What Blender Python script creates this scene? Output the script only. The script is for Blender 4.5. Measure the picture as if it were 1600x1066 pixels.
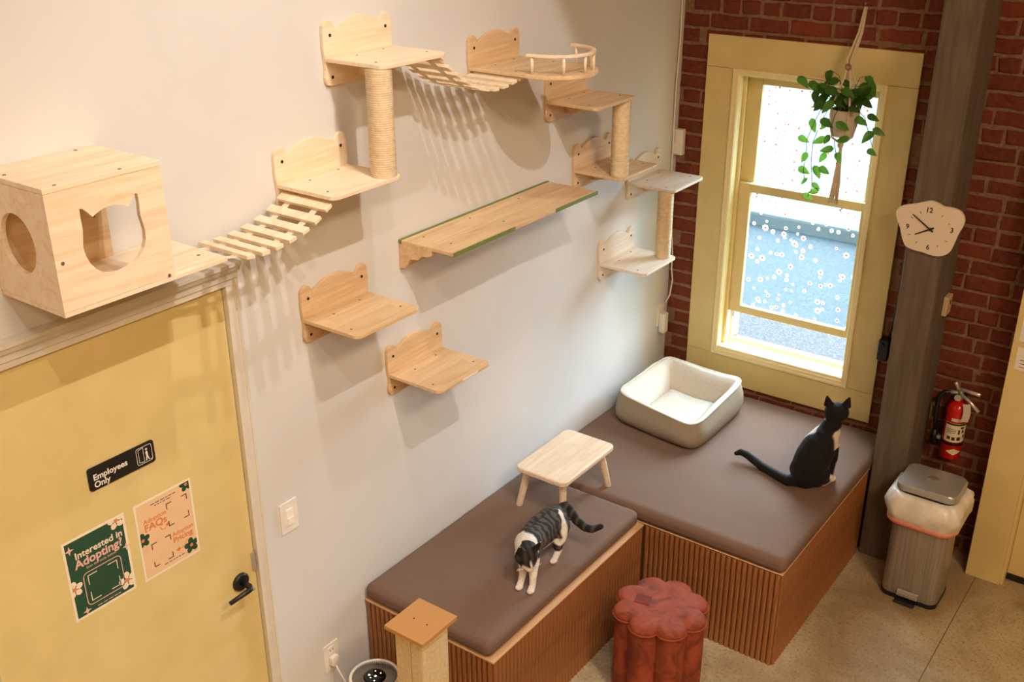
import bpy, bmesh, math, random
from mathutils import Vector, Matrix, noise
from math import sin, cos, pi, radians as rad, sqrt, atan2
random.seed(7)
sc = bpy.context.scene
COL = sc.collection
for o in list(bpy.data.objects): bpy.data.objects.remove(o)

# ------------------------------------------------------------------ camera
YAW, PITCH, ROLL, FPX = 0.63023, 0.42268, -0.00286, 1675.9
cam_d = bpy.data.cameras.new('camera'); cam = bpy.data.objects.new('camera', cam_d); COL.objects.link(cam)
cam_d.sensor_width = 36; cam_d.lens = FPX * 36 / 1600; cam_d.clip_start = .05; cam_d.clip_end = 200
f = Vector((-sin(YAW)*cos(PITCH), cos(YAW)*cos(PITCH), -sin(PITCH)))
r = f.cross(Vector((0, 0, 1))).normalized(); u = r.cross(f)
r2 = cos(ROLL)*r + sin(ROLL)*u; u2 = -sin(ROLL)*r + cos(ROLL)*u
cam.matrix_world = Matrix(((r2.x, u2.x, -f.x, 2.7552), (r2.y, u2.y, -f.y, -5.3464), (r2.z, u2.z, -f.z, 3.4430), (0, 0, 0, 1)))
sc.camera = cam

# ------------------------------------------------------------------ world, lights, exposure
sc.view_settings.view_transform = 'Standard'; sc.view_settings.look = 'None'
sc.view_settings.gamma = 1; sc.view_settings.use_curve_mapping = False
sc.view_settings.exposure = 0.0
sc.cycles.use_denoising = True; sc.cycles.sample_clamp_indirect = 4; sc.cycles.max_bounces = 10
sc.cycles.diffuse_bounces = 5; sc.cycles.transparent_max_bounces = 12; sc.cycles.caustics_reflective = False; sc.cycles.caustics_refractive = False
world = bpy.data.worlds.new('world'); sc.world = world; world.use_nodes = True
bg = world.node_tree.nodes['Background']; bg.inputs[0].default_value = (.74, .88, 1, 1); bg.inputs[1].default_value = 3.5

def lamp(name, kind, loc, energy, color, aim=None, **kw):
    d = bpy.data.lights.new(name, kind); d.energy = energy; d.color = color
    for k, v in kw.items(): setattr(d, k, v)
    o = bpy.data.objects.new(name, d); COL.objects.link(o); o.location = loc
    if aim is not None: o.rotation_euler = (Vector(aim) - Vector(loc)).to_track_quat('-Z', 'Y').to_euler()
    return o
WARM = (1, .94, .88)
lamp('track_spot', 'SPOT', (2.84, -3.35, 5.15), 232, WARM, (0, -3.3, 1.7), spot_size=rad(65), spot_blend=.10, shadow_soft_size=.022)
lamp('track_spot', 'SPOT', (2.84, -5.05, 5.15), 130, WARM, (0, -2.8, .9), spot_size=rad(60), spot_blend=1.0, shadow_soft_size=.022)
lamp('track_spot', 'SPOT', (1.44, -3.2, 5.15), 120, WARM, (0.2, -2.65, 1.2), spot_size=rad(58), spot_blend=.8, shadow_soft_size=.022)
lamp('ceiling_fill', 'AREA', (4.8, -4.0, 5.3), 165, (1, .76, .50), (4.8, -4.0, 0), shape='DISK', size=1.0)  # two unseen soft lamps added as warm ambient fill
lamp('ceiling_fill', 'AREA', (4.8, -7.0, 5.3), 140, (1, .75, .50), (4.8, -7.0, 0), shape='DISK', size=1.0)
lamp('hazy_sun', 'SUN', (3, 6, 6), 47.0, (.76, .89, 1), (3-.04*8, 6-.72*8, 6-.70*8), angle=rad(85))
# the daylight of the overcast sky is sampled through the window opening
pl = lamp('window_portal', 'AREA', (.74, .30, 1.62), 1, (1, 1, 1), (.74, -5, 1.62), shape='RECTANGLE', size=.86, size_y=1.7)
pl.data.cycles.is_portal = True

# ------------------------------------------------------------------ material helpers
def lin(h):
    if isinstance(h, str):
        h = [int(h[i:i+2], 16)/255 for i in (0, 2, 4)]
    return tuple((c/12.92 if c <= .04045 else ((c+.055)/1.055)**2.4) for c in h) + (1,)
class NT:
    def __init__(s, name, rough=.6, base=(.8, .8, .8, 1), **kw):
        s.m = bpy.data.materials.new(name); s.m.use_nodes = True; s.t = s.m.node_tree
        s.b = s.t.nodes['Principled BSDF']; s.b.inputs['Base Color'].default_value = base; s.b.inputs['Roughness'].default_value = rough
        for k, v in kw.items(): s.b.inputs[k].default_value = v
        s.co = None
    def n(s, typ, **kw):
        nd = s.t.nodes.new(typ)
        for k, v in kw.items():
            if k in nd.inputs: s.set(nd.inputs[k], v)
            else: setattr(nd, k, v)
        return nd
    def set(s, inp, v):
        if hasattr(v, 'is_output') or isinstance(v, bpy.types.NodeSocket): s.t.links.new(v, inp)
        else: inp.default_value = v
    def obj(s):
        if not s.co: s.co = s.t.nodes.new('ShaderNodeTexCoord').outputs['Object']
        return s.co
    def map(s, scale=(1, 1, 1), vec=None, loc=(0, 0, 0), rot=(0, 0, 0)):
        m = s.n('ShaderNodeMapping'); s.t.links.new(vec or s.obj(), m.inputs[0])
        m.inputs['Scale'].default_value = scale; m.inputs['Location'].default_value = loc; m.inputs['Rotation'].default_value = rot
        return m.outputs[0]
    def noise(s, scale, detail=4, vec=None, rough=.5, dist=0):
        n = s.n('ShaderNodeTexNoise'); s.t.links.new(vec or s.obj(), n.inputs['Vector'])
        n.inputs['Scale'].default_value = scale; n.inputs['Detail'].default_value = detail; n.inputs['Roughness'].default_value = rough; n.inputs['Distortion'].default_value = dist
        return n.outputs[0]
    def ramp(s, fac, stops):
        n = s.n('ShaderNodeValToRGB'); s.t.links.new(fac, n.inputs[0])
        el = n.color_ramp.elements
        while len(el) < len(stops): el.new(.5)
        for e, (p, c) in zip(el, stops): e.position = p; e.color = c if len(c) == 4 else (*c, 1)
        return n.outputs[0]
    def mix(s, fac, a, b, mode='MIX'):
        n = s.n('ShaderNodeMix', data_type='RGBA', blend_type=mode)
        s.set(n.inputs[0], fac); s.set(n.inputs[6], a); s.set(n.inputs[7], b)
        return n.outputs[2]
    def math(s, op, a, b=0.0, c=None):
        n = s.n('ShaderNodeMath', operation=op); s.set(n.inputs[0], a); s.set(n.inputs[1], b)
        if c is not None: s.set(n.inputs[2], c)
        return n.outputs[0]
    def col(s, sock): s.t.links.new(sock, s.b.inputs['Base Color'])
    def bump(s, h, strength=.2, dist=.01):
        n = s.n('ShaderNodeBump'); n.inputs['Strength'].default_value = strength; n.inputs['Distance'].default_value = dist
        s.t.links.new(h, n.inputs['Height']); s.t.links.new(n.outputs[0], s.b.inputs['Normal'])
MATS = {}
def plain(name, hexc, rough=.55, var=.06, scale=30, bump=0, **kw):
    if name in MATS: return MATS[name]
    m = NT(name, rough, lin(hexc), **kw); c = lin(hexc)
    d = tuple(x*(1-var) for x in c[:3]) + (1,); e = tuple(min(1, x*(1+var)) for x in c[:3]) + (1,)
    nz = m.noise(scale, 4); m.col(m.ramp(nz, [(.3, d), (.7, e)]))
    if bump: m.bump(nz, bump, .004)
    MATS[name] = m.m; return m.m
def wood(name, light, dark, staves=True, rough=.5, gscale=1.0, axis='y', stave_amt=.35):
    m = NT(name, rough)
    sep = m.n('ShaderNodeSeparateXYZ'); m.t.links.new(m.obj(), sep.inputs[0])
    X, Y, Z = sep.outputs
    if axis == 'x': X, Y = Y, X
    if axis == 'z': Y, Z = Z, Y
    cmb = m.n('ShaderNodeCombineXYZ'); 
    m.t.links.new(m.math('MULTIPLY', X, 26*gscale), cmb.inputs[0]); m.t.links.new(m.math('MULTIPLY', Y, 2.2*gscale), cmb.inputs[1]); m.t.links.new(m.math('MULTIPLY', Z, 26*gscale), cmb.inputs[2])
    g = m.noise(1.0, 5, cmb.outputs[0], .6, 1.2)
    c = m.ramp(g, [(.28, lin(dark)), (.55, lin(light)), (.8, tuple(min(1, x*1.06) for x in lin(light)[:3]) + (1,))])
    if staves:
        cb = m.n('ShaderNodeCombineXYZ'); m.t.links.new(Y, cb.inputs[0]); m.t.links.new(m.math('ADD', X, Z), cb.inputs[1])
        br = m.n('ShaderNodeTexBrick'); m.t.links.new(cb.outputs[0], br.inputs['Vector'])
        br.inputs['Scale'].default_value = 1; br.inputs['Mortar Size'].default_value = .0006; br.inputs['Brick Width'].default_value = .24; br.inputs['Row Height'].default_value = .042
        br.inputs['Color1'].default_value = (1, .97, .93, 1); br.inputs['Color2'].default_value = (.78, .70, .60, 1); br.inputs['Mortar'].default_value = (.7, .6, .5, 1)
        c = m.mix(stave_amt, c, br.outputs[0], 'MULTIPLY')
    m.col(c); m.bump(g, .06, .002)
    MATS[name] = m.m; return m.m

M_wall = NT('white_paint', .75); nz = M_wall.noise(2.2, 3); M_wall.col(M_wall.ramp(nz, [(.35, lin('d6d4d1')), (.65, lin('dbd9d6'))])); M_wall.bump(M_wall.noise(140, 3), .12, .002); M_wall = M_wall.m
M_trimw = plain('white_trim_paint', 'dcd6ca', .45, .03, 12)
M_yellow = NT('yellow_paint', .42); nz = M_yellow.noise(5, 4); M_yellow.col(M_yellow.ramp(nz, [(.3, lin('d6c284')), (.7, lin('e1cd90'))])); M_yellow.bump(M_yellow.noise(160, 2), .05, .001); M_yellow = M_yellow.m
M_cream = plain('cream_sash_paint', 'e2cf94', .4, .03, 10)
M_moulding = plain('pale_moulding_paint', 'eee0ae', .4, .02, 10)
M_pine = wood('pale_pine', 'efdcc0', 'e2c49c', False)
M_pinestave = wood('laminated_pine', 'e2c59d', 'cfa878', True, stave_amt=.5)
M_birchlit = wood('daylit_birch', 'e9dccb', 'd6c2aa', True, stave_amt=.25)  # lighter tone puts the window daylight into the wood colour
M_stool = wood('beech_stool', 'e8d4bc', 'd8bb9a', True, stave_amt=.4)
M_walnut = wood('walnut_slat', '9c6537', '774724', False, .5, 1.3, 'z')
M_walnutdark = plain('walnut_recess', '5f381c', .6)
M_rail = wood('oak_edge', 'cfa478', 'b58655', False)
M_green = plain('green_edge_paint', '6f7f3d', .5, .1, 40)
M_screw = plain('dark_screw', '85786a', .35, .1, 30, Metallic=.5)
M_hole = plain('dark_screw_hole', '241810', .8)
M_sisal = NT('sisal_rope', .85); wv = M_sisal.n('ShaderNodeTexWave', wave_type='BANDS', bands_direction='Z'); M_sisal.t.links.new(M_sisal.obj(), wv.inputs[0]); wv.inputs['Scale'].default_value = 40; wv.inputs['Distortion'].default_value = .6
M_sisal.col(M_sisal.mix(.5, M_sisal.ramp(wv.outputs[1], [(.1, lin('c9ac80')), (.6, lin('ecd9b6'))]), M_sisal.ramp(M_sisal.noise(60, 3), [(.3, lin('cfb48a')), (.7, lin('efdfc0'))]))); M_sisal = M_sisal.m
M_mdf = plain('mdf_board', 'bd8a50', .55, .05, 120)
M_black = plain('matte_black', '141312', .45, .1, 30)
M_blackplastic = plain('black_plastic', '17171a', .35, .08, 30)
M_whiteplastic = plain('white_plastic', 'ece7de', .35, .03, 20)
M_steel = NT('brushed_steel', .36, lin('a9a196'), Metallic=.62); nz = M_steel.noise(1, 4, M_steel.map((160, 160, 3))); M_steel.col(M_steel.ramp(nz, [(.3, lin('948d82')), (.7, lin('b4ada2'))])); M_steel = M_steel.m
M_chrome = plain('bright_metal', 'cdc8bf', .25, .05, 20, Metallic=.6)
M_red = plain('red_enamel', 'c01712', .22, .05, 20)
M_paper = plain('white_paper', 'ece6da', .6, .02, 30)
def fabric(name, a, b, sc_=350, bump=.25, **kw):
    m = NT(name, .92, **kw); n1 = m.noise(sc_, 2); n2 = m.noise(7, 4)
    c = m.ramp(n1, [(.3, lin(a)), (.7, lin(b))]); c = m.mix(m.math('MULTIPLY', n2, .35), c, tuple(x*.8 for x in lin(a)[:3]) + (1,)); m.col(c); m.bump(n1, bump, .002)
    MATS[name] = m.m; return m.m
M_cushion = fabric('brown_canvas', '6b5142', '7d6352')
M_taupe = fabric('taupe_plush', '84765f', '9c8d76', 220)
M_fleece = fabric('cream_fleece', 'c8bbaa', 'd8cdbe', 160, .5)
M_velvet = NT('rust_velvet', .8, lin('9c3f26')); M_velvet.b.inputs['Sheen Weight'].default_value = .12; M_velvet.b.inputs['Sheen Tint'].default_value = lin('e0774f'); M_velvet.b.inputs['Sheen Roughness'].default_value = .35
nz = M_velvet.noise(9, 5, None, .6, 1.0); M_velvet.col(M_velvet.ramp(nz, [(.32, lin('64240f')), (.52, lin('8e3c1c')), (.75, lin('a04a25'))])); M_velvet = M_velvet.m
M_velvetp = plain('rust_piping', '93401f', .7)
M_brick = NT('old_brick', .9)
oi = M_brick.n('ShaderNodeObjectInfo'); rnd = oi.outputs['Random']
nz = M_brick.noise(38, 5, None, .65); c1 = M_brick.ramp(rnd, [(0, lin('521d10')), (.35, lin('6a2815')), (.7, lin('5d2212')), (1, lin('763018'))])
c2 = M_brick.mix(M_brick.ramp(nz, [(.35, (0, 0, 0)), (.75, (1, 1, 1))]), c1, M_brick.mix(.6, c1, lin('8d4a2c'))); M_brick.col(M_brick.mix(M_brick.ramp(M_brick.noise(14, 4), [(.55, (0, 0, 0)), (.75, (.5, .5, .5))]), c2, lin('4d241a'))); M_brick.bump(nz, .7, .006); M_brick = M_brick.m
M_mortar = NT('lime_mortar', .95); nz = M_mortar.noise(45, 6, None, .7); M_mortar.col(M_mortar.ramp(nz, [(.3, lin('7a5840')), (.6, lin('94735a')), (.8, lin('ad9077'))])); M_mortar.bump(nz, .9, .01); M_mortar = M_mortar.m
M_post = NT('weathered_timber', .85); v = M_post.map((14, 14, 1.0)); nz = M_post.noise(2.2, 7, v, .65, .8); nz2 = M_post.noise(5, 5)
M_post.col(M_post.mix(M_post.math('MULTIPLY', nz2, .5), M_post.ramp(nz, [(.3, lin('574b3f')), (.55, lin('706254')), (.75, lin('807261'))]), lin('57442f'))); M_post.bump(nz, .5, .006); M_post = M_post.m
M_floor = NT('worn_concrete', .6); n1 = M_floor.noise(2.0, 7, None, .65, .6); n2 = M_floor.noise(75, 4, None, .7); n3 = M_floor.noise(.8, 3)
c = M_floor.ramp(n1, [(.3, lin('94805f')), (.5, lin('b9a885')), (.7, lin('cfc2a2'))]); c = M_floor.mix(M_floor.ramp(n2, [(.52, (0, 0, 0)), (.68, (.8, .8, .8))]), c, lin('655544')); c = M_floor.mix(M_floor.ramp(n3, [(.45, (0, 0, 0)), (.7, (.5, .5, .5))]), c, lin('8b6540')); M_floor.col(c)
M_floor.b.inputs['Roughness'].default_value = .55; M_floor.bump(n2, .15, .002); M_floor = M_floor.m

# ------------------------------------------------------------------ object helpers
def tag(o, label=None, cat=None, group=None, kind=None):
    if label: o['label'] = label
    if cat: o['category'] = cat
    if group: o['group'] = group
    if kind: o['kind'] = kind
    return o
def wloc(o):
    v = Vector((0, 0, 0))
    while o is not None: v += o.location; o = o.parent
    return v
def empty(name, loc, label=None, cat=None, group=None, kind=None):
    o = bpy.data.objects.new(name, None); COL.objects.link(o); o.location = loc; o.empty_display_size = .05
    return tag(o, label, cat, group, kind)
def obj(name, bm, mat, parent=None, smooth=False, origin=None, recalc=True):
    """links a bmesh built in world coordinates as one mesh object under parent"""
    base = wloc(parent) if parent is not None else Vector((0, 0, 0))
    org = Vector(origin) if origin is not None else base
    if recalc: bmesh.ops.recalc_face_normals(bm, faces=bm.faces[:])
    bmesh.ops.translate(bm, verts=bm.verts[:], vec=-org)
    me = bpy.data.meshes.new(name); bm.to_mesh(me); bm.free()
    if smooth: me.shade_smooth()
    for m in (mat if isinstance(mat, (list, tuple)) else [mat]): me.materials.append(m)
    o = bpy.data.objects.new(name, me); COL.objects.link(o); o.location = org - base; o.parent = parent
    if smooth == 'auto':
        me.set_sharp_from_angle(angle=rad(38))
    return o
def B(): return bmesh.new()
def box(bm, x0, x1, y0, y1, z0, z1, bev=0, seg=1):
    t = bmesh.new(); bmesh.ops.create_cube(t, size=1)
    for v in t.verts: v.co = Vector(((x0+x1)/2 + v.co.x*(x1-x0), (y0+y1)/2 + v.co.y*(y1-y0), (z0+z1)/2 + v.co.z*(z1-z0)))
    if bev: bmesh.ops.bevel(t, geom=t.edges[:], offset=bev, segments=seg, profile=.5, affect='EDGES')
    merge(bm, t); return bm
def merge(bm, t, mat=None):
    if mat is not None: t.transform(mat)
    mp = [bm.verts.new(v.co) for v in t.verts]; t.verts.index_update()
    for fc in t.faces:
        try:
            nf = bm.faces.new([mp[v.index] for v in fc.verts]); nf.material_index = fc.material_index; nf.smooth = fc.smooth
        except ValueError: pass
    t.free(); return bm
def loft(bm, rings, cap0=True, cap1=True, closed=True):
    vr = [[bm.verts.new(p) for p in rg] for rg in rings]; n = len(rings[0])
    for a, b in zip(vr, vr[1:]):
        for i in range(n if closed else n-1):
            j = (i+1) % n; bm.faces.new((a[i], a[j], b[j], b[i]))
    if cap0: bm.faces.new(vr[0][::-1])
    if cap1: bm.faces.new(vr[-1])
    return bm
def tube(bm, pts, rads, seg=10, caps=True):
    pts = [Vector(p) for p in pts]
    if not isinstance(rads, (list, tuple)): rads = [rads]*len(pts)
    rings = []; up = None
    for i, p in enumerate(pts):
        d = (pts[min(i+1, len(pts)-1)] - pts[max(i-1, 0)]).normalized()
        if up is None: up = Vector((0, 0, 1)) if abs(d.z) < .9 else Vector((1, 0, 0))
        s = d.cross(up).normalized(); up = s.cross(d)
        rings.append([p + rads[i]*(cos(2*pi*k/seg)*s + sin(2*pi*k/seg)*up) for k in range(seg)])
    return loft(bm, rings, caps, caps)
def lathe(bm, prof, c, seg=32, cap=True):
    cx, cy, cz = c
    return loft(bm, [[(cx+rr*cos(2*pi*k/seg), cy+rr*sin(2*pi*k/seg), cz+z) for k in range(seg)] for rr, z in prof], cap, cap)
def prism(bm, pts, a, b, plane='yz', bev=0):
    """extrudes an outline; plane yz: pts=(y,z), from x=a to x=b; xz: from y=a to y=b; xy: from z=a to z=b"""
    mk = {'yz': lambda p, h: (h, p[0], p[1]), 'xz': lambda p, h: (p[0], h, p[1]), 'xy': lambda p, h: (p[0], p[1], h)}[plane]
    t = bmesh.new(); va = [t.verts.new(mk(p, a)) for p in pts]; vb = [t.verts.new(mk(p, b)) for p in pts]; n = len(pts)
    for i in range(n): t.faces.new((va[i], va[(i+1) % n], vb[(i+1) % n], vb[i]))
    f0 = t.faces.new(va[::-1]); f1 = t.faces.new(vb)
    if bev:
        ed = [e for e in t.edges if (e.verts[0] in va) == (e.verts[1] in va)]
        bmesh.ops.recalc_face_normals(t, faces=t.faces[:]); bmesh.ops.bevel(t, geom=ed, offset=bev, segments=2, profile=.5, affect='EDGES')
    t.normal_update(); big = [fc for fc in t.faces if len(fc.verts) > 4]; bmesh.ops.triangulate(t, faces=big, ngon_method='EAR_CLIP')
    return merge(bm, t)
def rrect(x0, x1, y0, y1, r, n=6, corners=(1, 1, 1, 1)):
    out = []
    for (cx, cy, a0, on) in ((x1-r, y0+r, -90, corners[0]), (x1-r, y1-r, 0, corners[1]), (x0+r, y1-r, 90, corners[2]), (x0+r, y0+r, 180, corners[3])):
        if on:
            for k in range(n+1): a = rad(a0 + 90*k/n); out.append((cx + r*cos(a), cy + r*sin(a)))
        else:
            a = rad(a0+45); out.append((cx + r*(1 if cos(a) > 0 else -1), cy + r*(1 if sin(a) > 0 else -1)))
    return out
def disc(bm, c, rr, h, axis, seg=12):
    p = Vector(c); ax = {'x': Vector((1, 0, 0)), 'y': Vector((0, 1, 0)), 'z': Vector((0, 0, 1))}[axis]
    return tube(bm, [p, p + ax*h], rr, seg)
def sph(bm, c, rx, ry=None, rz=None, seg=14, rot=None):
    t = bmesh.new(); bmesh.ops.create_uvsphere(t, u_segments=seg, v_segments=max(6, seg*2//3), radius=1)
    m = Matrix.Translation(Vector(c)) @ (rot.to_4x4() if rot else Matrix.Identity(4)) @ Matrix.Diagonal((rx, ry or rx, rz or rx, 1))
    return merge(bm, t, m)
def ringwall(bm, outer, inner, a, b, plane='yz'):
    """a plate with a hole: outer and inner outlines with the same number of points"""
    mk = {'yz': lambda p, h: (h, p[0], p[1]), 'xz': lambda p, h: (p[0], h, p[1]), 'xy': lambda p, h: (p[0], p[1], h)}[plane]
    n = len(outer); R = [[bm.verts.new(mk(p, h)) for p in pts] for pts, h in ((outer, a), (outer, b), (inner, b), (inner, a))]
    for q in range(4):
        A, C = R[q], R[(q+1) % 4]
        for i in range(n): bm.faces.new((A[i], A[(i+1) % n], C[(i+1) % n], C[i]))
    return bm
def holed(bm, outer, inner, a, b, plane='yz'):
    """a plate with an arbitrary hole"""
    mk = {'yz': lambda p, h: (h, p[0], p[1]), 'xz': lambda p, h: (p[0], h, p[1])}[plane]
    t = bmesh.new(); ed = []
    for pts in (outer, inner):
        vs = [t.verts.new(mk(p, a)) for p in pts]; ed += [t.edges.new((vs[i], vs[(i+1) % len(vs)])) for i in range(len(vs))]
    bmesh.ops.triangle_fill(t, edges=ed, use_beauty=True)
    ex_ = bmesh.ops.extrude_face_region(t, geom=t.faces[:]); d = b-a
    bmesh.ops.translate(t, verts=[v for v in ex_['geom'] if isinstance(v, bmesh.types.BMVert)], vec=(d, 0, 0) if plane == 'yz' else (0, d, 0))
    return merge(bm, t)
def rect_around(inner, y0, y1, z0, z1):
    cy = sum(p[0] for p in inner)/len(inner); cz = sum(p[1] for p in inner)/len(inner); out = []
    for p in inner:
        dy, dz = p[0]-cy, p[1]-cz
        t = min(((y1-cy)/dy if dy > 1e-9 else (y0-cy)/dy if dy < -1e-9 else 1e9), ((z1-cz)/dz if dz > 1e-9 else (z0-cz)/dz if dz < -1e-9 else 1e9))
        out.append([cy+dy*t, cz+dz*t])
    for cyy in (y0, y1):
        for czz in (z0, z1):
            k = min(range(len(out)), key=lambda i: (out[i][0]-cyy)**2 + (out[i][1]-czz)**2); out[k] = [cyy, czz]
    return out
DG = None
def text_bm(s, size, plane, at, h=.0006, bold=0.0, align='LEFT', sx=1.0, rot=0):
    cu = bpy.data.curves.new('t', 'FONT'); cu.body = s; cu.size = size; cu.extrude = h/2; cu.offset = bold; cu.align_x = align; cu.resolution_u = 3
    o = bpy.data.objects.new('t', cu); COL.objects.link(o); dg = bpy.context.evaluated_depsgraph_get(); dg.update()
    me = bpy.data.meshes.new_from_object(o.evaluated_get(dg)); bm = bmesh.new(); bm.from_mesh(me)
    bpy.data.objects.remove(o); bpy.data.curves.remove(cu); bpy.data.meshes.remove(me)
    R = {'yz': Matrix(((0, 0, 1), (1, 0, 0), (0, 1, 0))), 'xz': Matrix(((1, 0, 0), (0, 0, -1), (0, 1, 0)))}[plane]
    bm.transform(Matrix.Translation(at) @ R.to_4x4() @ Matrix.Rotation(rot, 4, 'Z') @ Matrix.Diagonal((sx, 1, 1, 1)))
    return bm
def simple(name, bm, mat, label, cat, group=None, kind=None, smooth=False, origin=None):
    return tag(obj(name, bm, mat, None, smooth, origin), label, cat, group, kind)

# ================================================================== SETTING
XR, YF, ZC = 6.0, -9.0, 5.6
bm = box(B(), -.25, XR, YF, .30, -.12, 0)
floor = simple('floor', bm, M_floor, None, None, kind='structure', origin=(0, 0, 0))
obj('floor_joint', box(B(), 1.992, 1.997, -8.9, -.19, -.001, .0008), plain('joint_dark', '75634c', .9), floor)
simple('ceiling', box(B(), -.25, XR, YF, .30, ZC, ZC+.1), plain('ceiling_paint', 'cfc3b2', .8), None, None, kind='structure')
simple('wall_right', box(B(), XR, XR+.15, YF, .30, 0, ZC), plain('far_wall_paint', 'b7a284', .8), None, None, kind='structure')
simple('wall_front', box(B(), -.25, XR+.15, YF-.15, YF, 0, ZC), MATS['far_wall_paint'], None, None, kind='structure')
# white wall with the door opening  (door y -4.14..-3.2, z 0..2.14)
DY0, DY1, DZ = -4.212, -3.205, 2.142
bm = B(); box(bm, -.2, 0, DY1, .30, 0, ZC); box(bm, -.2, 0, YF, DY0, 0, ZC); box(bm, -.2, 0, DY0, DY1, DZ, ZC)
simple('wall_left', bm, M_wall, None, None, kind='structure', origin=(0, 0, 0))
# door 1
door = empty('door_1', (-.03, (DY0+DY1)/2, 0), 'yellow flush door with black lever handle in the white wall', 'door', kind='structure')
obj('door_panel', box(B(), -.06, -.012, DY0+.012, DY1-.0035, .008, DZ-.005, .002), M_yellow, door)
obj('strike_plate', box(B(), -.012, -.004, DY1-.02, DY1-.005, .99, 1.07, .001), M_chrome, door)
hy = -3.285; hz = .975
bm = tube(B(), [(-.01, hy, hz), (.04, hy, hz), (.052, hy-.006, hz-.001), (.055, hy-.02, hz-.002), (.055, hy-.105, hz-.005)], [.012, .012, .012, .010, .0085], 12); hd = obj('door_handle', bm, M_black, door, True)
bm = B(); lathe(bm, [(.001, 0), (.036, 0), (.036, .008), (.030, .013), (.001, .013)], (0, 0, 0), 28); bm.transform(Matrix.Translation((-.012, hy, hz)) @ Matrix.Rotation(pi/2, 4, 'Y')); obj('rose', bm, M_black, hd, 'auto')
bm = disc(B(), (.064, hy, hz), .006, .003, 'x'); obj('keyhole', bm, M_chrome, hd)
# door trim
tr = empty('trim_1', (0, DY1, 0), 'white moulded wooden frame around the yellow employees door', 'door frame', kind='structure')
def casing_v(y0, y1):
    bm = B(); box(bm, -.1, .010, y0, y1, 0, DZ+.02, .002); return bm
obj('jamb_casing', casing_v(DY1-.0012, DY1+.038), M_trimw, tr); obj('bead', box(B(), 0, .016, DY1+.036, DY1+.046, 0, DZ+.02, .003), M_trimw, tr)
obj('jamb_casing', casing_v(DY0-.05, DY0+.0012), M_trimw, tr)
bm = B()
prof = [(.001, DZ), (.014, DZ), (.014, DZ+.018), (.022, DZ+.024), (.022, DZ+.046), (.034, DZ+.052), (.040, DZ+.066), (.046, DZ+.072), (.046, DZ+.084), (.001, DZ+.084)]
loft(bm, [[(x, y, z) for x, z in prof] for y in (DY0-.06, DY1+.045)]); obj('head_moulding', bm, M_trimw, tr)

# brick wall with the window opening
WX0, WX1, WZ0, WZ1 = .35, 1.12, .80, 2.415
bm = B(); T0, T1 = .006, .28
box(bm, -.2, WX0, T0, T1, 0, ZC); box(bm, WX1, XR, T0, T1, 0, ZC); box(bm, WX0, WX1, T0, T1, 0, WZ0); box(bm, WX0, WX1, T0, T1, WZ1, ZC)
wall = simple('wall_back', bm, M_mortar, None, None, kind='structure', origin=(0, 0, 0))
def brick_mesh(L, k):
    bm = B(); H = .0665; box(bm, -L/2, L/2, 0, .06, -H/2, H/2)
    rn = random.Random(k*31 + int(L*1000))
    bmesh.ops.subdivide_edges(bm, edges=[e for e in bm.edges if e.calc_length() > .09], cuts=2)
    bmesh.ops.bevel(bm, geom=[e for e in bm.edges if e.calc_face_angle(0) > .5 and max(e.verts[0].co.y, e.verts[1].co.y) < .03], offset=.006, segments=1, affect='EDGES')
    for v in bm.verts:
        if v.co.y < .03: v.co += Vector((rn.uniform(-.004, .004), rn.uniform(-.003, .003), rn.uniform(-.0035, .0035)))
    return bm
BL = [.095, .145, .208]; BM = {}
for L in BL:
    for k in range(4):
        bm = brick_mesh(L, k); bmesh.ops.recalc_face_normals(bm, faces=bm.faces[:]); me = bpy.data.meshes.new('brick'); bm.to_mesh(me); bm.free(); me.materials.append(M_brick); BM[L, k] = me
rest = B(); nb = 0
PITCH_B = .0815
for row in range(0, 46):
    z = 2.70 - .0405 + (row-34+2)*PITCH_B*1.0
    if z < .03 or z > 3.7: continue
    x = -.06 - random.uniform(0, .12) if row % 2 else .01 - random.uniform(0, .08)
    header = (row % 6 == 3)
    while x < 4.6:
        L = random.choice([.095, .095, .145]) if header or random.random() < .14 else .208
        x0, x1 = x, x + L; x = x1 + .013 + random.uniform(-.003, .004)
        if x0 > WX0-.01 and x1 < WX1+.01 and WZ0-.05 < z < WZ1+.05: continue
        if x1 > WX0-.006 and x0 < WX1+.006 and WZ0-.03 < z < WZ1+.03: continue
        if x0 < .002:
            if x1 < .06: continue
            L = min(BL, key=lambda q: abs(q - (x1-.004))); x0 = .004; x1 = x0 + L
        if 1.93 < x0 < 3.24 and z < 2.58: continue
        hid = (x0 > .17 and x1 < 1.27 and .63 < z < 2.57) or (x0 > 1.34 and x1 < 1.57) or (z < .5 and x1 < 1.40) or z > 3.0 or x0 > 1.93
        pos = Vector(((x0+x1)/2, random.uniform(-.003, .003), z + random.uniform(-.003, .003)))
        if hid or nb >= 299:
            t = bmesh.new(); t.from_mesh(BM[L, random.randrange(4)]); merge(rest, t, Matrix.Translation(pos))
        else:
            o = bpy.data.objects.new('brick', BM[L, random.randrange(4)]); COL.objects.link(o); o.parent = wall; o.location = pos
            o.rotation_euler = (0, random.uniform(-.012, .012), random.uniform(-.01, .01)); nb += 1
tag(obj('brickwork', rest, M_brick, wall), kind='stuff')

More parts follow.
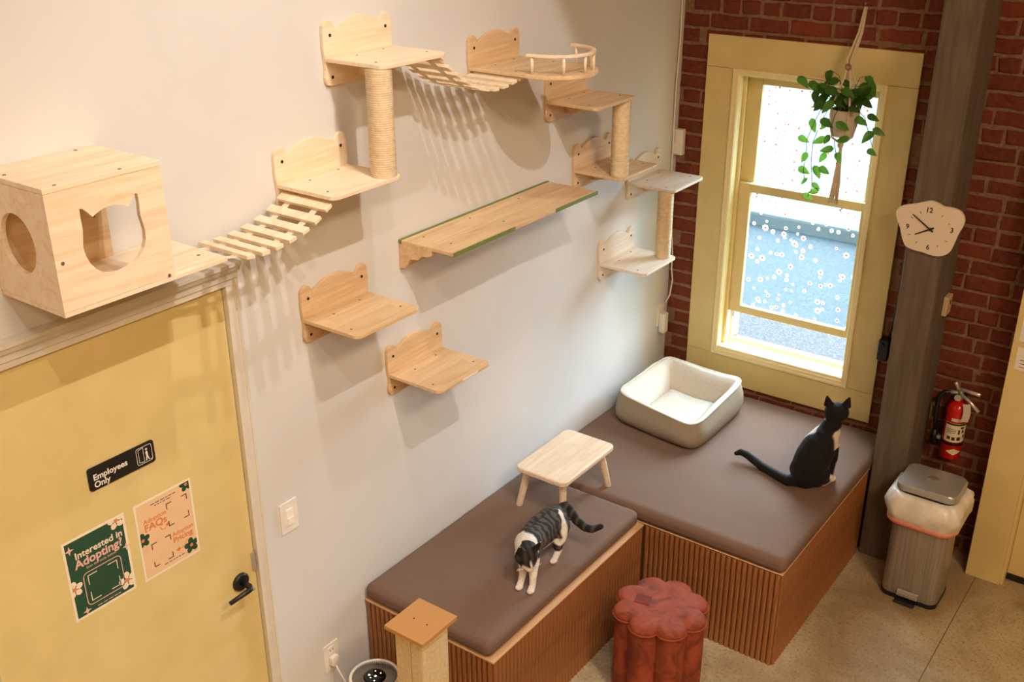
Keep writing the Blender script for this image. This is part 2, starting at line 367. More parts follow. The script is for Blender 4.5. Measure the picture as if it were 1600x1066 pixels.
# ------------------------------------------------------------------ window
win = empty('window_1', (.73, 0, .6), 'tall yellow sash window with daisy film panes in the brick wall', 'window', kind='structure')
CY = -.012
def cboard(x0, x1, z0, z1): return obj('casing_board', box(B(), x0, x1, CY, .03, z0, z1, .0015), M_yellow, win)
cboard(.160, 1.281, 2.432, 2.597); cboard(.160, 1.281, .613, .787); cboard(.160, .320, .7885, 2.4305); cboard(1.133, 1.281, .7885, 2.4305)
# inner moulding: two stepped strips around the opening
bm = B()
for (a, h) in ((0, -.024), (.016, -.019)):
    x0, x1, z0, z1 = .318+a, 1.136-a, .786+a, 2.434-a; w = .018
    box(bm, x0, x0+w, h, .02, z0, z1, .003); box(bm, x1-w, x1, h, .02, z0, z1, .003); box(bm, x0+w, x1-w, h, .02, z0, z0+w, .003); box(bm, x0+w, x1-w, h, .02, z1-w, z1, .003)
obj('moulding', bm, M_moulding, win)
# jamb lining
bm = B(); box(bm, WX0-.004, WX0+.004, -.01, .27, .82, 2.41); box(bm, WX1-.004, WX1+.004, -.01, .27, .82, 2.41); box(bm, WX0, WX1, -.01, .27, 2.405, 2.413); obj('jamb', bm, M_moulding, win)
bm = B(); box(bm, WX0, WX1, -.012, .12, .815, .838, .004); bmesh.ops.translate(bm, verts=bm.verts[:], vec=(0, 0, 0)); obj('sill', bm, M_moulding, win)
bm = B(); box(bm, WX0+.004, WX0+.022, .045, .06, .838, 2.40, .002); box(bm, WX1-.022, WX1-.004, .045, .06, .838, 2.40, .002); box(bm, WX0+.022, WX1-.022, .045, .06, 2.385, 2.403, .002); obj('stop', bm, M_cream, win)
def sash(x0, x1, z0, z1, gx0, gx1, gz0, gz1, y0, y1):
    bm = B()
    for q in ((x0, gx0, z0, z1), (gx1, x1, z0, z1), (gx0, gx1, z0, gz0), (gx0, gx1, gz1, z1)): box(bm, q[0], q[1], y0, y1, q[2], q[3], .003)
    return obj('sash', bm, M_cream, win)
s_up = sash(WX0+.006, WX1-.006, 1.765, 2.404, .440, 1.058, 1.810, 2.342, .100, .130)
s_lo = sash(WX0+.006, WX1-.006, 1.040, 1.808, .440, 1.062, 1.086, 1.760, .062, .094)
# daisy window film
M_film = NT('daisy_window_film', .35); t = M_film
sep = t.n('ShaderNodeSeparateXYZ'); t.t.links.new(t.obj(), sep.inputs[0])
cx = t.n('ShaderNodeCombineXYZ'); t.t.links.new(sep.outputs[0], cx.inputs[0]); t.t.links.new(sep.outputs[2], cx.inputs[1])
def daisies(scale, off, keep, rmax):
    mp = t.map((scale,)*3, cx.outputs[0], off)
    vo = t.n('ShaderNodeTexVoronoi', voronoi_dimensions='2D', feature='F1'); t.t.links.new(mp, vo.inputs['Vector']); vo.inputs['Scale'].default_value = 1; vo.inputs['Randomness'].default_value = .75
    sub = t.n('ShaderNodeVectorMath', operation='SUBTRACT'); t.t.links.new(mp, sub.inputs[0]); t.t.links.new(vo.outputs['Position'], sub.inputs[1])
    s2 = t.n('ShaderNodeSeparateXYZ'); t.t.links.new(sub.outputs[0], s2.inputs[0])
    ang = t.math('ARCTAN2', s2.outputs[1], s2.outputs[0]); pet = t.math('ABSOLUTE', t.math('COSINE', t.math('MULTIPLY', ang, 3.5)))
    sc3 = t.n('ShaderNodeSeparateColor'); t.t.links.new(vo.outputs['Color'], sc3.inputs[0])
    rr = t.math('MULTIPLY', t.math('ADD', t.math('MULTIPLY', pet, .3), .7), t.math('MULTIPLY', rmax, t.math('ADD', .6, t.math('MULTIPLY', sc3.outputs[1], .5))))
    ok = t.math('LESS_THAN', sc3.outputs[0], keep)
    petal = t.math('MULTIPLY', t.math('LESS_THAN', vo.outputs['Distance'], rr), ok)
    core = t.math('MULTIPLY', t.math('LESS_THAN', vo.outputs['Distance'], rmax*.36), ok)
    return petal, core
p1, k1 = daisies(17, (0, 0, 0), .30, .30); p2, k2 = daisies(27, (3.3, 1.7, 0), .22, .34)
petal = t.math('MAXIMUM', p1, p2); core = t.math('MAXIMUM', k1, k2)
speck = t.noise(90, 3, cx.outputs[0], .7)
basec = t.ramp(speck, [(.35, lin('8fb3bd')), (.55, lin('a9cbd2')), (.75, lin('c4dde0'))])
c = t.mix(petal, basec, (1, 1, 1, 1)); c = t.mix(core, c, lin('6e3512'))
nt = t.t; out = nt.nodes['Material Output']
tl = t.n('ShaderNodeBsdfTranslucent'); nt.links.new(c, tl.inputs[0])
tp = t.n('ShaderNodeBsdfTransparent'); tp.inputs[0].default_value = (.64, .77, .82, 1)
df = t.n('ShaderNodeBsdfDiffuse'); nt.links.new(c, df.inputs[0])
gl = t.n('ShaderNodeBsdfGlossy'); gl.inputs['Roughness'].default_value = .2
m1 = t.n('ShaderNodeMixShader'); m1.inputs[0].default_value = .25; nt.links.new(tl.outputs[0], m1.inputs[1]); nt.links.new(df.outputs[0], m1.inputs[2])
fac = t.math('MAXIMUM', t.math('MAXIMUM', t.math('MULTIPLY', petal, .42), t.math('MULTIPLY', core, .9)), .045)
m2 = t.n('ShaderNodeMixShader'); nt.links.new(fac, m2.inputs[0]); nt.links.new(tp.outputs[0], m2.inputs[1]); nt.links.new(m1.outputs[0], m2.inputs[2])
m3 = t.n('ShaderNodeMixShader'); m3.inputs[0].default_value = .03; nt.links.new(m2.outputs[0], m3.inputs[1]); nt.links.new(gl.outputs[0], m3.inputs[2]); nt.links.new(m3.outputs[0], out.inputs[0])
M_film = M_film.m
def pane(s, x0, x1, z0, z1, y):
    bm = B(); vs = [bm.verts.new(p) for p in ((x0, y, z0), (x1, y, z0), (x1, y, z1), (x0, y, z1))]; bm.faces.new(vs); obj('pane', bm, M_film, s, origin=(0, 0, 0))
pane(s_up, .44, 1.058, 1.810, 2.342, .115); pane(s_lo, .44, 1.062, 1.086, 1.760, .078)
# insect screen in the open gap
bm = B(); box(bm, .372, .392, .085, .10, .842, 1.04, .002); box(bm, 1.088, 1.108, .085, .10, .842, 1.04, .002); box(bm, .392, 1.088, .085, .10, .842, .868, .002); scr = obj('screen_frame', bm, M_whiteplastic, win)
bm = B(); box(bm, .52, .86, .083, .0855, .868, .871); box(bm, .392, .396, .083, .0855, 1.0, 1.04); obj('screen_gasket', bm, M_black, scr)

# outside: asphalt, kerb, pavement
M_asph = NT('asphalt', .9); nz = M_asph.noise(55, 3, None, .8); M_asph.col(M_asph.ramp(nz, [(.35, lin('0c0f12')), (.5, lin('1a2025')), (.66, lin('384147'))])); M_asph = M_asph.m
M_conc = plain('pale_concrete', '464d50', .85, .06, 6)
simple('asphalt_street', box(B(), -14, 10, .28, 4.9, -.2, -.08), M_asph, 'grey speckled asphalt street seen through the window gap', 'street', kind='structure')
simple('street_kerb', box(B(), -14, 10, 4.9, 5.5, -.2, .06, .03, 2), plain('kerb_concrete', '6a706e', .85, .08, 10), 'pale concrete kerb across the street outside the window', 'kerb', kind='structure')
simple('pavement', box(B(), -20, 14, 5.5, 24, -.2, .05), M_conc, 'bright concrete pavement beyond the kerb outside the window', 'pavement', kind='structure')

# ------------------------------------------------------------------ timber post
bm = B(); box(bm, 1.416, 1.588, -.328, -.004, 0, ZC, .012, 2)
simple('timber_post', bm, M_post, 'tall grey weathered timber post beside the yellow window', 'post', smooth=False, origin=(1.5, -.16, 0))

# right-hand door and its casing
d2 = empty('door_2', (2.3, -.1, 0), 'yellow door at the right edge with a dark gap below', 'door', kind='structure')
obj('door_panel', box(B(), 2.125, 3.05, -.10, -.06, .035, 2.2, .002), M_yellow, d2)
obj('gap_shade', box(B(), 2.125, 3.05, -.11, -.08, .004, .035), M_blackplastic, d2)  # black strip stands in for the shade in the gap under the door
t2 = empty('trim_2', (2.03, -.1, 0), 'wide yellow casing post beside the right-hand door', 'door frame', kind='structure')
obj('casing_post', box(B(), 1.940, 2.110, -.186, .02, 0, 2.6, .002), M_yellow, t2); obj('casing_bead', box(B(), 2.110, 2.124, -.176, .02, 0, 2.2, .002), M_yellow, t2)
obj('casing_head', box(B(), 2.125, 3.06, -.176, .02, 2.2, 2.6, .002), M_yellow, t2); obj('casing_post', box(B(), 3.06, 3.23, -.186, .02, 0, 2.6, .002), M_yellow, t2)

# ================================================================== CAT SHELVES ON THE WHITE WALL
def screws(parent, pts, axis, mat=None, rr=.006):
    for p in pts:
        obj('screw', disc(B(), p, rr, .0015, axis, 10), mat or M_screw, parent)
def bear_plate(y0, W, z):
    """bear-head outline of the back plate, (y, z); z is the shelf's top surface"""
    h = W/2; half = []
    half += [(h-.028, -.100), (h-.012, -.096), (h-.004, -.084), (h-.002, -.07), (h-.006, -.045), (h-.006, -.02), (h-.001, .02), (h, .045), (h-.001, .07), (h-.001, .09)]
    for k in range(7):                                   # the ear
        a = rad(-5 + 165*k/6); half.append((h-.029 + .028*cos(a), .094 + .028*sin(a)))
    half += [(h-.064, .094)]
    for k in range(1, 7):                                # the brow
        q = k/6; half.append(((h-.064)*(1-q), .094 + .034*sin(q*pi/2)))
    left = [(-a, b) for a, b in half[:-1]][::-1]
    return [(y0+h+a, z+b) for a, b in half + left]
def bear_shelf(y0, z, mat, label, D=.285, W=.35, brace=True, board=None, group='bear-shaped cat shelves on the white wall'):
    root = empty('cat_shelf', (0, y0+W/2, z), label, 'cat shelf', group)
    p = obj('back_plate', prism(B(), bear_plate(y0, W, z), .001, .016, 'yz', .002), mat, root)
    screws(p, [(.016, y0+q, z+dz) for q in (.034, W-.034) for dz in (.072, -.07)], 'x', M_hole)
    out = board or rrect(.016, D, y0+.004, y0+W-.004, .028, 6, (1, 1, 0, 0))
    b = obj('board', prism(B(), out, z-.015, z, 'xy', .002), mat, root)
    screws(b, [(.07, y0+W*.3, z), (.22, y0+.04, z), (.22, y0+W-.045, z), (.05, y0+W*.75, z)], 'z', None, .0042)
    if brace:
        c = y0 + W*.5
        obj('brace', prism(B(), [(.016, z-.015), (.13, z-.015), (.13, z-.035), (.105, z-.045), (.09, z-.07), (.016, z-.085)], c-.009, c+.009, 'xz'), mat, root)
    return root
def sisal_post(x, y, z0, z1, label, rr=.045):
    root = empty('scratching_post', (x, y, z0), label, 'scratching post', 'sisal posts between the cat shelves')
    prof = []; n = int((z1-z0)/.0058)
    for k in range(n*3+1):
        prof.append((rr + .0016*cos(2*pi*k/3), (z1-z0)*k/(n*3)))
    o = obj('rope_wrap', lathe(B(), prof, (x, y, z0), 28), M_sisal, root, True)
    obj('core', lathe(B(), [(rr*.8, .0005), (rr*.8, z1-z0-.0005)], (x, y, z0), 16), M_pine, root)
bear_shelf(-2.683, 2.819, M_pine, 'pale bear-shaped cat shelf highest on the left, above the long sisal post')
bear_shelf(-2.950, 2.433, M_pine, 'pale bear-shaped cat shelf at the foot of the long sisal post')
bear_shelf(-1.323, 2.443, M_pinestave, 'bear-shaped cat shelf partly hidden under the railed round platform')
bear_shelf(-1.075, 2.068, M_pinestave, 'bear-shaped cat shelf carrying the foot of the middle sisal post')
bear_shelf(-.548, 1.884, M_birchlit, 'whitish bear-shaped cat shelf closest to the window, above a sisal post')
bear_shelf(-.810, 1.507, M_birchlit, 'whitish bear-shaped cat shelf lowest near the window, under a sisal post')
bear_shelf(-2.886, 1.910, M_pinestave, 'bear-shaped cat shelf without post, left of the long green-edged shelf')
s8 = bear_shelf(-2.452, 1.514, M_pinestave, 'lowest bear-shaped cat shelf on the white wall, with small edge sticker')
obj('sticker', box(B(), .2845, .2855, -2.30, -2.20, 1.502, 1.511), M_paper, s8)
pl3 = [(.016, -1.878)] + [(.300 + .195*sin(pi*k/20), -1.705 - .173*cos(pi*k/20)) for k in range(21)] + [(.016, -1.532)]
s3 = bear_shelf(-1.880, 2.673, M_pinestave, 'bear-shaped platform with round front and a curved wooden railing', board=pl3, brace=False)
# railing
RZ = 2.673 + .072
def rpt(k, off=0): a = pi*k; return (.292 + (.182+off)*sin(a), -1.705 - (.160+off)*cos(a))
rail = obj('railing', prism(B(), [rpt(k/24, .009) for k in range(25)] + [rpt(k/24, -.009) for k in range(24, -1, -1)], RZ-.006, RZ+.006, 'xy', .002), M_pine, s3)
for k in (.04, .27, .46, .62, .78, .96):
    x, y = rpt(k); obj('baluster', tube(B(), [(x, y, 2.673), (x, y, RZ-.006)], .0065, 10), M_pine, rail, True)
sisal_post(.235, -2.650, 2.434, 2.803, 'tall pale sisal scratching post between the two upper left shelves')
sisal_post(.240, -1.030, 2.069, 2.427, 'tan sisal scratching post in the middle, below the round platform', .042)
sisal_post(.225, -.515, 1.508, 1.868, 'sisal scratching post between the two whitish shelves by the window', .040)

# long shelf
z = 2.062; root = empty('wall_shelf', (0, -1.81, z), 'long narrow wooden shelf with peeling green front edge', 'shelf')
obj('board', box(B(), .014, .280, -2.335, -1.290, z-.015, z, .0015), M_pinestave, root)
b = root
for (a, c) in ((-2.335, -1.93), (-1.63, -1.290)): obj('green_edge', box(B(), .2801, .2830, a, c, z-.0165, z+.0005), M_green, root)
obj('green_edge', box(B(), .002, .0135, -2.337, -1.288, z-.012, z+.002), M_green, root)
for y in (-2.328, -2.0, -1.75, -1.40):
    br = obj('bracket', prism(B(), [(.002, z-.015), (.17, z-.015), (.17, z-.034), (.15, z-.044), (.12, z-.046), (.10, z-.066), (.06, z-.07), (.03, z-.115), (.002, z-.12)], y-.008, y+.008, 'xz'), M_pinestave, root)
obj('back_rail', box(B(), .001, .013, -2.335, -2.12, z-.12, z-.015, .002), M_pinestave, root); screws(root, [(.013, -2.26, z-.07), (.013, -2.16, z-.07)], 'x', M_hole)
screws(root, [(.06, -2.25, z), (.20, -2.25, z), (.06, -1.95, z), (.20, -1.9, z), (.06, -1.6, z)], 'z', None, .0045)

# cubby house and its base board
z0 = 2.352; Y0, Y1 = -3.953, -3.602; ZT = 2.700
base = empty('cubby_base', (0, -3.68, z0), 'pale base board under the cat cubby, reaching to the slat bridge', 'shelf')
obj('board', box(B(), .002, .299, Y0+.001, -3.412, z0, z0+.015, .0015), M_pine, base)
screws(base, [(.06, -3.50, z0+.015), (.22, -3.455, z0+.015), (.06, -3.455, z0+.015)], 'z', None, .0055)
obj('bracket', prism(B(), [(.002, z0), (.2, z0), (.17, z0-.03), (.09, z0-.05), (.03, z0-.1), (.002, z0-.105)], -3.60, -3.58, 'xz'), M_pine, base)
cub = empty('cat_cubby', (.15, (Y0+Y1)/2, z0+.015), 'pine cube cat house with cat-head opening above the yellow door', 'cat house')
b0 = z0+.0155
catpts = [(-3.861, 2.628), (-3.852, 2.625), (-3.838, 2.610), (-3.827, 2.597), (-3.81, 2.606), (-3.79, 2.612), (-3.772, 2.6135), (-3.752, 2.612), (-3.734, 2.606), (-3.718, 2.597), (-3.706, 2.611), (-3.694, 2.628), (-3.685, 2.626), (-3.684, 2.60), (-3.686, 2.565), (-3.681, 2.54), (-3.678, 2.52), (-3.680, 2.495), (-3.689, 2.473), (-3.704, 2.455), (-3.724, 2.441), (-3.748, 2.433), (-3.774, 2.430), (-3.799, 2.433), (-3.822, 2.442), (-3.841, 2.457), (-3.856, 2.477), (-3.865, 2.500), (-3.868, 2.525), (-3.865, 2.545), (-3.861, 2.57), (-3.862, 2.60)]
obj('front_panel', holed(B(), [(Y0, b0), (Y1, b0), (Y1, ZT-.015), (Y0, ZT-.015)], catpts, .286, .300), M_pine, cub)
circ = [(.140 + .078*cos(2*pi*k/40), 2.527 + .083*sin(2*pi*k/40)) for k in range(40)]
obj('side_panel', ringwall(B(), rect_around(circ, .002, .2855, b0, ZT-.0155), circ, Y0, Y0+.014, 'xz'), M_pine, cub)
bp = obj('back_panel', box(B(), .002, .014, Y0+.0145, Y1-.001, b0, ZT-.0155), M_pinestave, cub)
screws(bp, [(.014, Y1-.045, 2.50), (.014, Y1-.18, 2.60)], 'x', None, .005)
tp = obj('top_panel', box(B(), .002, .301, Y0-.001, Y1+.001, ZT-.0148, ZT, .001), M_pine, cub)
screws(tp, [(.293, Y0+.04, ZT), (.293, Y1-.12, ZT), (.02, Y1-.07, ZT), (.1, Y0+.02, ZT)], 'z', None, .005)
screws(cub, [(.300, Y0+.02, 2.50), (.300, Y1-.02, 2.372)], 'x', None, .005)

# slat bridges
def bridge(slats, ends, label, x0=.028, x1=.262):
    root = empty('slat_bridge', (.14, slats[len(slats)//2][0], slats[len(slats)//2][1]), label, 'slat bridge', 'hanging slat bridges')
    P = [ends[0]] + slats + [ends[1]]; n = len(P)
    for sx in (.075, .205):
        rings = []
        for i, (y, z) in enumerate(P):
            rings.append([(sx-.013, y, z-.0065), (sx+.013, y, z-.0065), (sx+.013, y, z-.0085), (sx-.013, y, z-.0085)])
        obj('strap', loft(B(), rings), plain('cotton_strap', 'e2d3bd', .9), root)
    for i in range(1, n-1):
        a = atan2(P[i+1][1]-P[i-1][1], P[i+1][0]-P[i-1][0]); y, z = P[i]
        bm = B(); box(bm, x0, x1, -.0165, .0165, -.0065, .0065, .001); bm.transform(Matrix.Translation((0, y, z)) @ Matrix.Rotation(a, 4, 'X')); obj('slat', bm, M_pine, root)
bridge([(-3.293, 2.322), (-3.232, 2.318), (-3.175, 2.321), (-3.117, 2.329), (-3.058, 2.342), (-3.002, 2.364), (-2.95, 2.393)], [(-3.43, 2.347), (-2.90, 2.416)], 'pale slat bridge rising from the cubby base to the lower left shelf')
bridge([(-2.345, 2.786), (-2.300, 2.754), (-2.250, 2.720), (-2.198, 2.688), (-2.143, 2.662), (-2.083, 2.643), (-2.022, 2.634), (-1.960, 2.636), (-1.905, 2.644), (-1.852, 2.650)], [(-2.40, 2.802), (-1.80, 2.656)], 'pale slat bridge sagging between the highest shelf and railed platform')

# ================================================================== THINGS ON DOOR AND WALLS
M_ink = plain('white_ink', 'efe8dc', .6, .02); M_dgreen = plain('poster_green', '1f4a35', .6, .06, 20); M_peach = plain('poster_peach', 'e8c39a', .6, .03, 20)
M_orange = plain('poster_orange', 'd98148', .6, .03); M_pink = plain('poster_pink', 'e3b3a8', .6, .03); M_lam = plain('laminate_border', 'eee3cb', .3, .02); M_petal = plain('poster_petal', 'f0dcc0', .6, .02); M_inkb = plain('poster_black_ink', '252a22', .6)
DX = -.0118
def flower_bm(y, z, rr, x, n=5, clip=None):
    bm = B()
    for k in range(n):
        a = 2*pi*k/n + .4; cy, cz = y + rr*.58*cos(a), z + rr*.58*sin(a)
        pts = []
        for q in range(14):
            b = 2*pi*q/14; py, pz = .46*rr*cos(b), .36*rr*sin(b); yy, zz = cy + py*cos(a) - pz*sin(a), cz + py*sin(a) + pz*cos(a)
            if clip: yy = min(max(yy, clip[0]), clip[1]); zz = min(max(zz, clip[2]), clip[3])
            pts.append((yy, zz))
        prism(bm, pts, x, x+.0002, 'yz')
    return bm
def sparkle_bm(y, z, rr, x):
    pts = [(y + (rr if k % 2 == 0 else rr*.33)*cos(pi*k/4), z + (rr if k % 2 == 0 else rr*.33)*sin(pi*k/4)) for k in range(8)]
    return prism(B(), pts, x, x+.0002, 'yz')
def frame_bm(y0, y1, z0, z1, w, x, rr=.012):
    o = rrect(y0, y1, z0, z1, rr); i = rrect(y0+w, y1-w, z0+w, z1-w, max(.001, rr-w)); return ringwall(B(), o, i, x, x+.0002)
def brackets(root, mat, y0, y1, z0, z1, L, w, x):
    for (a, sy) in ((y0, 1), (y1, -1)):
        for (c, sz) in ((z0, 1), (z1, -1)):
            pts = [(a, c), (a+sy*L, c), (a+sy*L, c+sz*w), (a+sy*w, c+sz*w), (a+sy*w, c+sz*L), (a, c+sz*L)]
            obj('printed_corner', prism(B(), pts, x, x+.0002, 'yz'), mat, root)
def lines_bm(y0, y1, z, x, n=14, h=.0028):
    bm = B(); y = y0; rn = random.Random(int(z*1e4))
    while y < y1:
        w = rn.uniform(.006, .018); box(bm, x, x+.0002, y, min(y+w, y1), z, z+h); y += w + .004
    return bm
# green poster
PX = DX + .0006
def U(p, a, b): return p[0] + a*(p[1]-p[0]), p[3] - b*(p[3]-p[2])
p = (-3.932, -3.704, 1.206, 1.505); root = empty('poster', (DX, (p[0]+p[1])/2, p[2]), 'dark green laminated poster reading Interested in Adopting on the yellow door', 'poster')
obj('laminate', box(B(), DX+.0001, PX, *p), M_lam, root); q = (p[0]+.009, p[1]-.009, p[2]+.009, p[3]-.009); obj('sheet', box(B(), PX, PX+.0002, *q), M_dgreen, root); X1 = PX+.0003
obj('lettering', text_bm('Interested in', .034, 'yz', (X1, U(p, .16, 0)[0], U(p, 0, .26)[1]), .0003, .0007), M_petal, root)
obj('lettering', text_bm('Adopting?', .044, 'yz', (X1, U(p, .14, 0)[0], U(p, 0, .375)[1]), .0003, .0012, sx=.98), M_pink, root)
obj('lettering', text_bm('Scan the code below', .013, 'yz', (X1, U(p, .30, 0)[0], U(p, 0, .43)[1]), .0003), M_pink, root)
obj('printed_frame', frame_bm(U(p, .22, 0)[0], U(p, .84, 0)[0], U(p, 0, .89)[1], U(p, 0, .47)[1], .0028, X1, .018), M_pink, root)
brackets(root, M_petal, U(p, .29, 0)[0], U(p, .77, 0)[0], U(p, 0, .845)[1], U(p, 0, .515)[1], .035, .0028, X1)
obj('print_line', lines_bm(U(p, .36, 0)[0], U(p, .74, 0)[0], U(p, 0, .945)[1], X1), M_pink, root)
for (a, b, rr) in ((.86, .05, .030), (.07, .60, .030), (.88, .84, .032)):
    y, zz = U(p, a, b); fl = obj('printed_flower', flower_bm(y, zz, rr, X1, clip=q), M_petal, root); obj('flower_centre', disc(B(), (X1+.0003, y, zz), rr*.24, .0002, 'x'), M_orange, fl)
for (a, b, rr) in ((.10, .12, .017), (.95, .42, .015), (.19, .93, .016)):
    obj('printed_sparkle', sparkle_bm(*U(p, a, b), rr, X1), M_pink, root)
# peach poster
p = (-3.668, -3.437, 1.204, 1.505); root = empty('poster', (DX, (p[0]+p[1])/2, p[2]), 'peach laminated poster reading Adoption FAQs and Adoption Pricing', 'poster')
obj('laminate', box(B(), DX+.0001, PX, *p), M_lam, root); q = (p[0]+.008, p[1]-.008, p[2]+.008, p[3]-.008); obj('sheet', box(B(), PX, PX+.0002, *q), M_peach, root)
obj('lettering', text_bm('Adoption', .024, 'yz', (X1, U(p, .12, 0)[0], U(p, 0, .285)[1]), .0003, .0004), M_orange, root)
obj('lettering', text_bm('FAQs', .038, 'yz', (X1, U(p, .12, 0)[0], U(p, 0, .385)[1]), .0003, .001, sx=1.02), M_orange, root)
obj('lettering', text_bm('Adoption', .024, 'yz', (X1, U(p, .56, 0)[0], U(p, 0, .63)[1]), .0003, .0004, sx=.95), M_orange, root)
obj('lettering', text_bm('Pricing', .030, 'yz', (X1, U(p, .56, 0)[0], U(p, 0, .715)[1]), .0003, .0008), M_orange, root)
for (a, b, c, d) in ((.53, .90, .17, .47), (.19, .53, .57, .88)):
    brackets(root, M_inkb, U(p, a, 0)[0], U(p, b, 0)[0], U(p, 0, d)[1], U(p, 0, c)[1], .022, .0034, X1)
obj('print_line', lines_bm(U(p, .28, 0)[0], U(p, .72, 0)[0], U(p, 0, .09)[1], X1), M_inkb, root); obj('print_line', lines_bm(U(p, .34, 0)[0], U(p, .64, 0)[0], U(p, 0, .12)[1], X1), M_inkb, root)
obj('print_line', lines_bm(U(p, .36, 0)[0], U(p, .72, 0)[0], U(p, 0, .92)[1], X1), M_inkb, root)
for (pts, tip) in (([(.38, .42), (.41, .46), (.46, .465), (.50, .44)], (.53, .40)), ([(.80, .75), (.76, .80), (.70, .825), (.65, .825)], (.58, .82))):
    ar = [(X1+.0002, *U(p, *t_)) for t_ in pts]; d = Vector((0, U(p, *tip)[0], U(p, *tip)[1])) - Vector((0, ar[-1][1], ar[-1][2])); n_ = Vector((0, -d.z, d.y)).normalized()*.009
    bm = tube(B(), ar, .0016, 6); bmesh.ops.scale(bm, vec=(.1, 1, 1), verts=bm.verts[:], space=Matrix.Translation((-X1-.0002, 0, 0)))
    e_ = (ar[-1][1], ar[-1][2]); prism(bm, [(e_[0]+n_.y, e_[1]+n_.z), (e_[0]-n_.y, e_[1]-n_.z), U(p, *tip)], X1, X1+.0002, 'yz'); obj('printed_arrow', bm, M_orange, root)
for (a, b, rr) in ((.91, .055, .026), (.07, .47, .028), (.86, .86, .030)):
    y, zz = U(p, a, b); fl = obj('printed_flower', flower_bm(y, zz, rr, X1, clip=q), M_dgreen, root); obj('flower_centre', disc(B(), (X1+.0003, y, zz), rr*.24, .0002, 'x'), M_orange, fl)
# employees only sign
p = (-3.804, -3.558, 1.632, 1.713); root = empty('door_sign', (DX, -3.68, p[2]), 'black plastic sign reading Employees Only on the yellow door', 'sign')
obj('plate', prism(B(), rrect(*p, .010), DX, DX+.006, 'yz', .0012), M_blackplastic, root); X2 = DX+.0063
obj('lettering', text_bm('Employees', .029, 'yz', (X2, p[0]+.016, p[2]+.035), .0004, .0007), M_ink, root); obj('lettering', text_bm('Only', .029, 'yz', (X2, p[0]+.016, p[2]+.009), .0004, .0007), M_ink, root)
ic = (p[1]-.070, p[1]-.010, p[2]+.011, p[3]-.009); obj('pictogram_border', frame_bm(*ic, .0016, X2, .008), M_ink, root)
bm = B(); cy = (ic[0]+ic[1])/2
ringwall(bm, [(cy-.022, ic[2]+.008), (cy-.002, ic[2]+.004), (cy-.002, ic[3]-.003), (cy-.022, ic[3]-.006)], [(cy-.0205, ic[2]+.0095), (cy-.0035, ic[2]+.006), (cy-.0035, ic[3]-.005), (cy-.0205, ic[3]-.0075)], X2, X2+.0002)
prism(bm, [(cy+.003, ic[2]+.006), (cy+.006, ic[2]+.022), (cy+.004, ic[2]+.036), (cy+.009, ic[2]+.042), (cy+.013, ic[2]+.036), (cy+.013, ic[2]+.022), (cy+.018, ic[2]+.006), (cy+.014, ic[2]+.006), (cy+.010, ic[2]+.018), (cy+.007, ic[2]+.006)], X2, X2+.0002); prism(bm, [(cy+.009+.004*cos(2*pi*k/12), ic[2]+.047+.004*sin(2*pi*k/12)) for k in range(12)], X2, X2+.0002)
box(bm, X2, X2+.0002, cy+.019, ic[1]-.004, ic[2]+.005, ic[2]+.0065); obj('pictogram', bm, M_ink, root)

# light switch
p = (-3.076, -2.990, 1.068, 1.203); root = empty('light_switch', (0, -3.033, 1.135), 'white wall switch plate right of the yellow door', 'light switch')
obj('plate', prism(B(), rrect(*p, .004), .0003, .006, 'yz', .0015), M_whiteplastic, root); obj('rocker', prism(B(), rrect(-3.050, -3.016, 1.101, 1.170, .003), .006, .010, 'yz', .001), plain('switch_rocker', 'f4efe6', .3, .02), root)
obj('lower_rocker', prism(B(), [(-3.048, 1.103), (-3.018, 1.103), (-3.018, 1.134), (-3.048, 1.134)], .010, .0135, 'yz', .001), MATS['switch_rocker'], root)
# outlet, plug, cord
root = empty('wall_outlet', (0, -2.884, .35), 'white double power outlet low on the white wall', 'outlet')
obj('plate', prism(B(), rrect(-2.926, -2.842, .283, .420, .004), .0003, .006, 'yz', .0015), M_whiteplastic, root)
for zz in (.385, .318):
    rc = obj('receptacle', prism(B(), rrect(-2.902, -2.866, zz-.02, zz+.02, .012), .006, .0085, 'yz'), M_whiteplastic, root)
    bm = B(); box(bm, .0085, .0088, -2.894, -2.891, zz-.002, zz+.008); box(bm, .0085, .0088, -2.878, -2.875, zz-.002, zz+.008); obj('slot', bm, M_black, rc)
root = empty('power_cord', (.03, -2.884, .33), 'white plug and cord from the low outlet to the air purifier', 'cord')
obj('plug', prism(B(), rrect(-2.905, -2.862, .315, .365, .014), .009, .032, 'yz', .004), M_whiteplastic, root, 'auto')
obj('cable', tube(B(), [(.028, -2.884, .315), (.04, -2.884, .295), (.06, -2.872, .24), (.085, -2.86, .15), (.10, -2.90, .05), (.11, -2.93, .006)], .004, 8), M_whiteplastic, root, True)

# corner electrics
root = empty('timer_box', (.03, 0, 1.99), 'white wall box on the bricks in the upper room corner', 'wall box')
obj('housing', box(B(), .004, .060, -.045, -.006, 1.93, 2.075, .006, 2), M_whiteplastic, root); obj('dial', disc(B(), (.031, -.045, 2.045), .014, -.008, 'y', 20), M_whiteplastic, root); obj('lower_cover', box(B(), .008, .050, -.055, -.045, 1.94, 2.0, .003), M_whiteplastic, root)
simple('corner_cable', tube(B(), [(.010, -.055, 3.6), (.010, -.050, 2.76), (.012, -.050, 2.54), (.012, -.066, 2.31), (.010, -.060, 2.11), (.010, -.056, 1.84), (.012, -.025, 1.55), (.03, -.02, 1.33), (.028, -.018, 1.25), (.040, -.02, 1.18), (.036, -.035, 1.09), (.025, -.06, 1.045)], .0042, 8), M_whiteplastic, 'thin white cable hanging down the corner beside the bricks', 'cable', smooth=True)
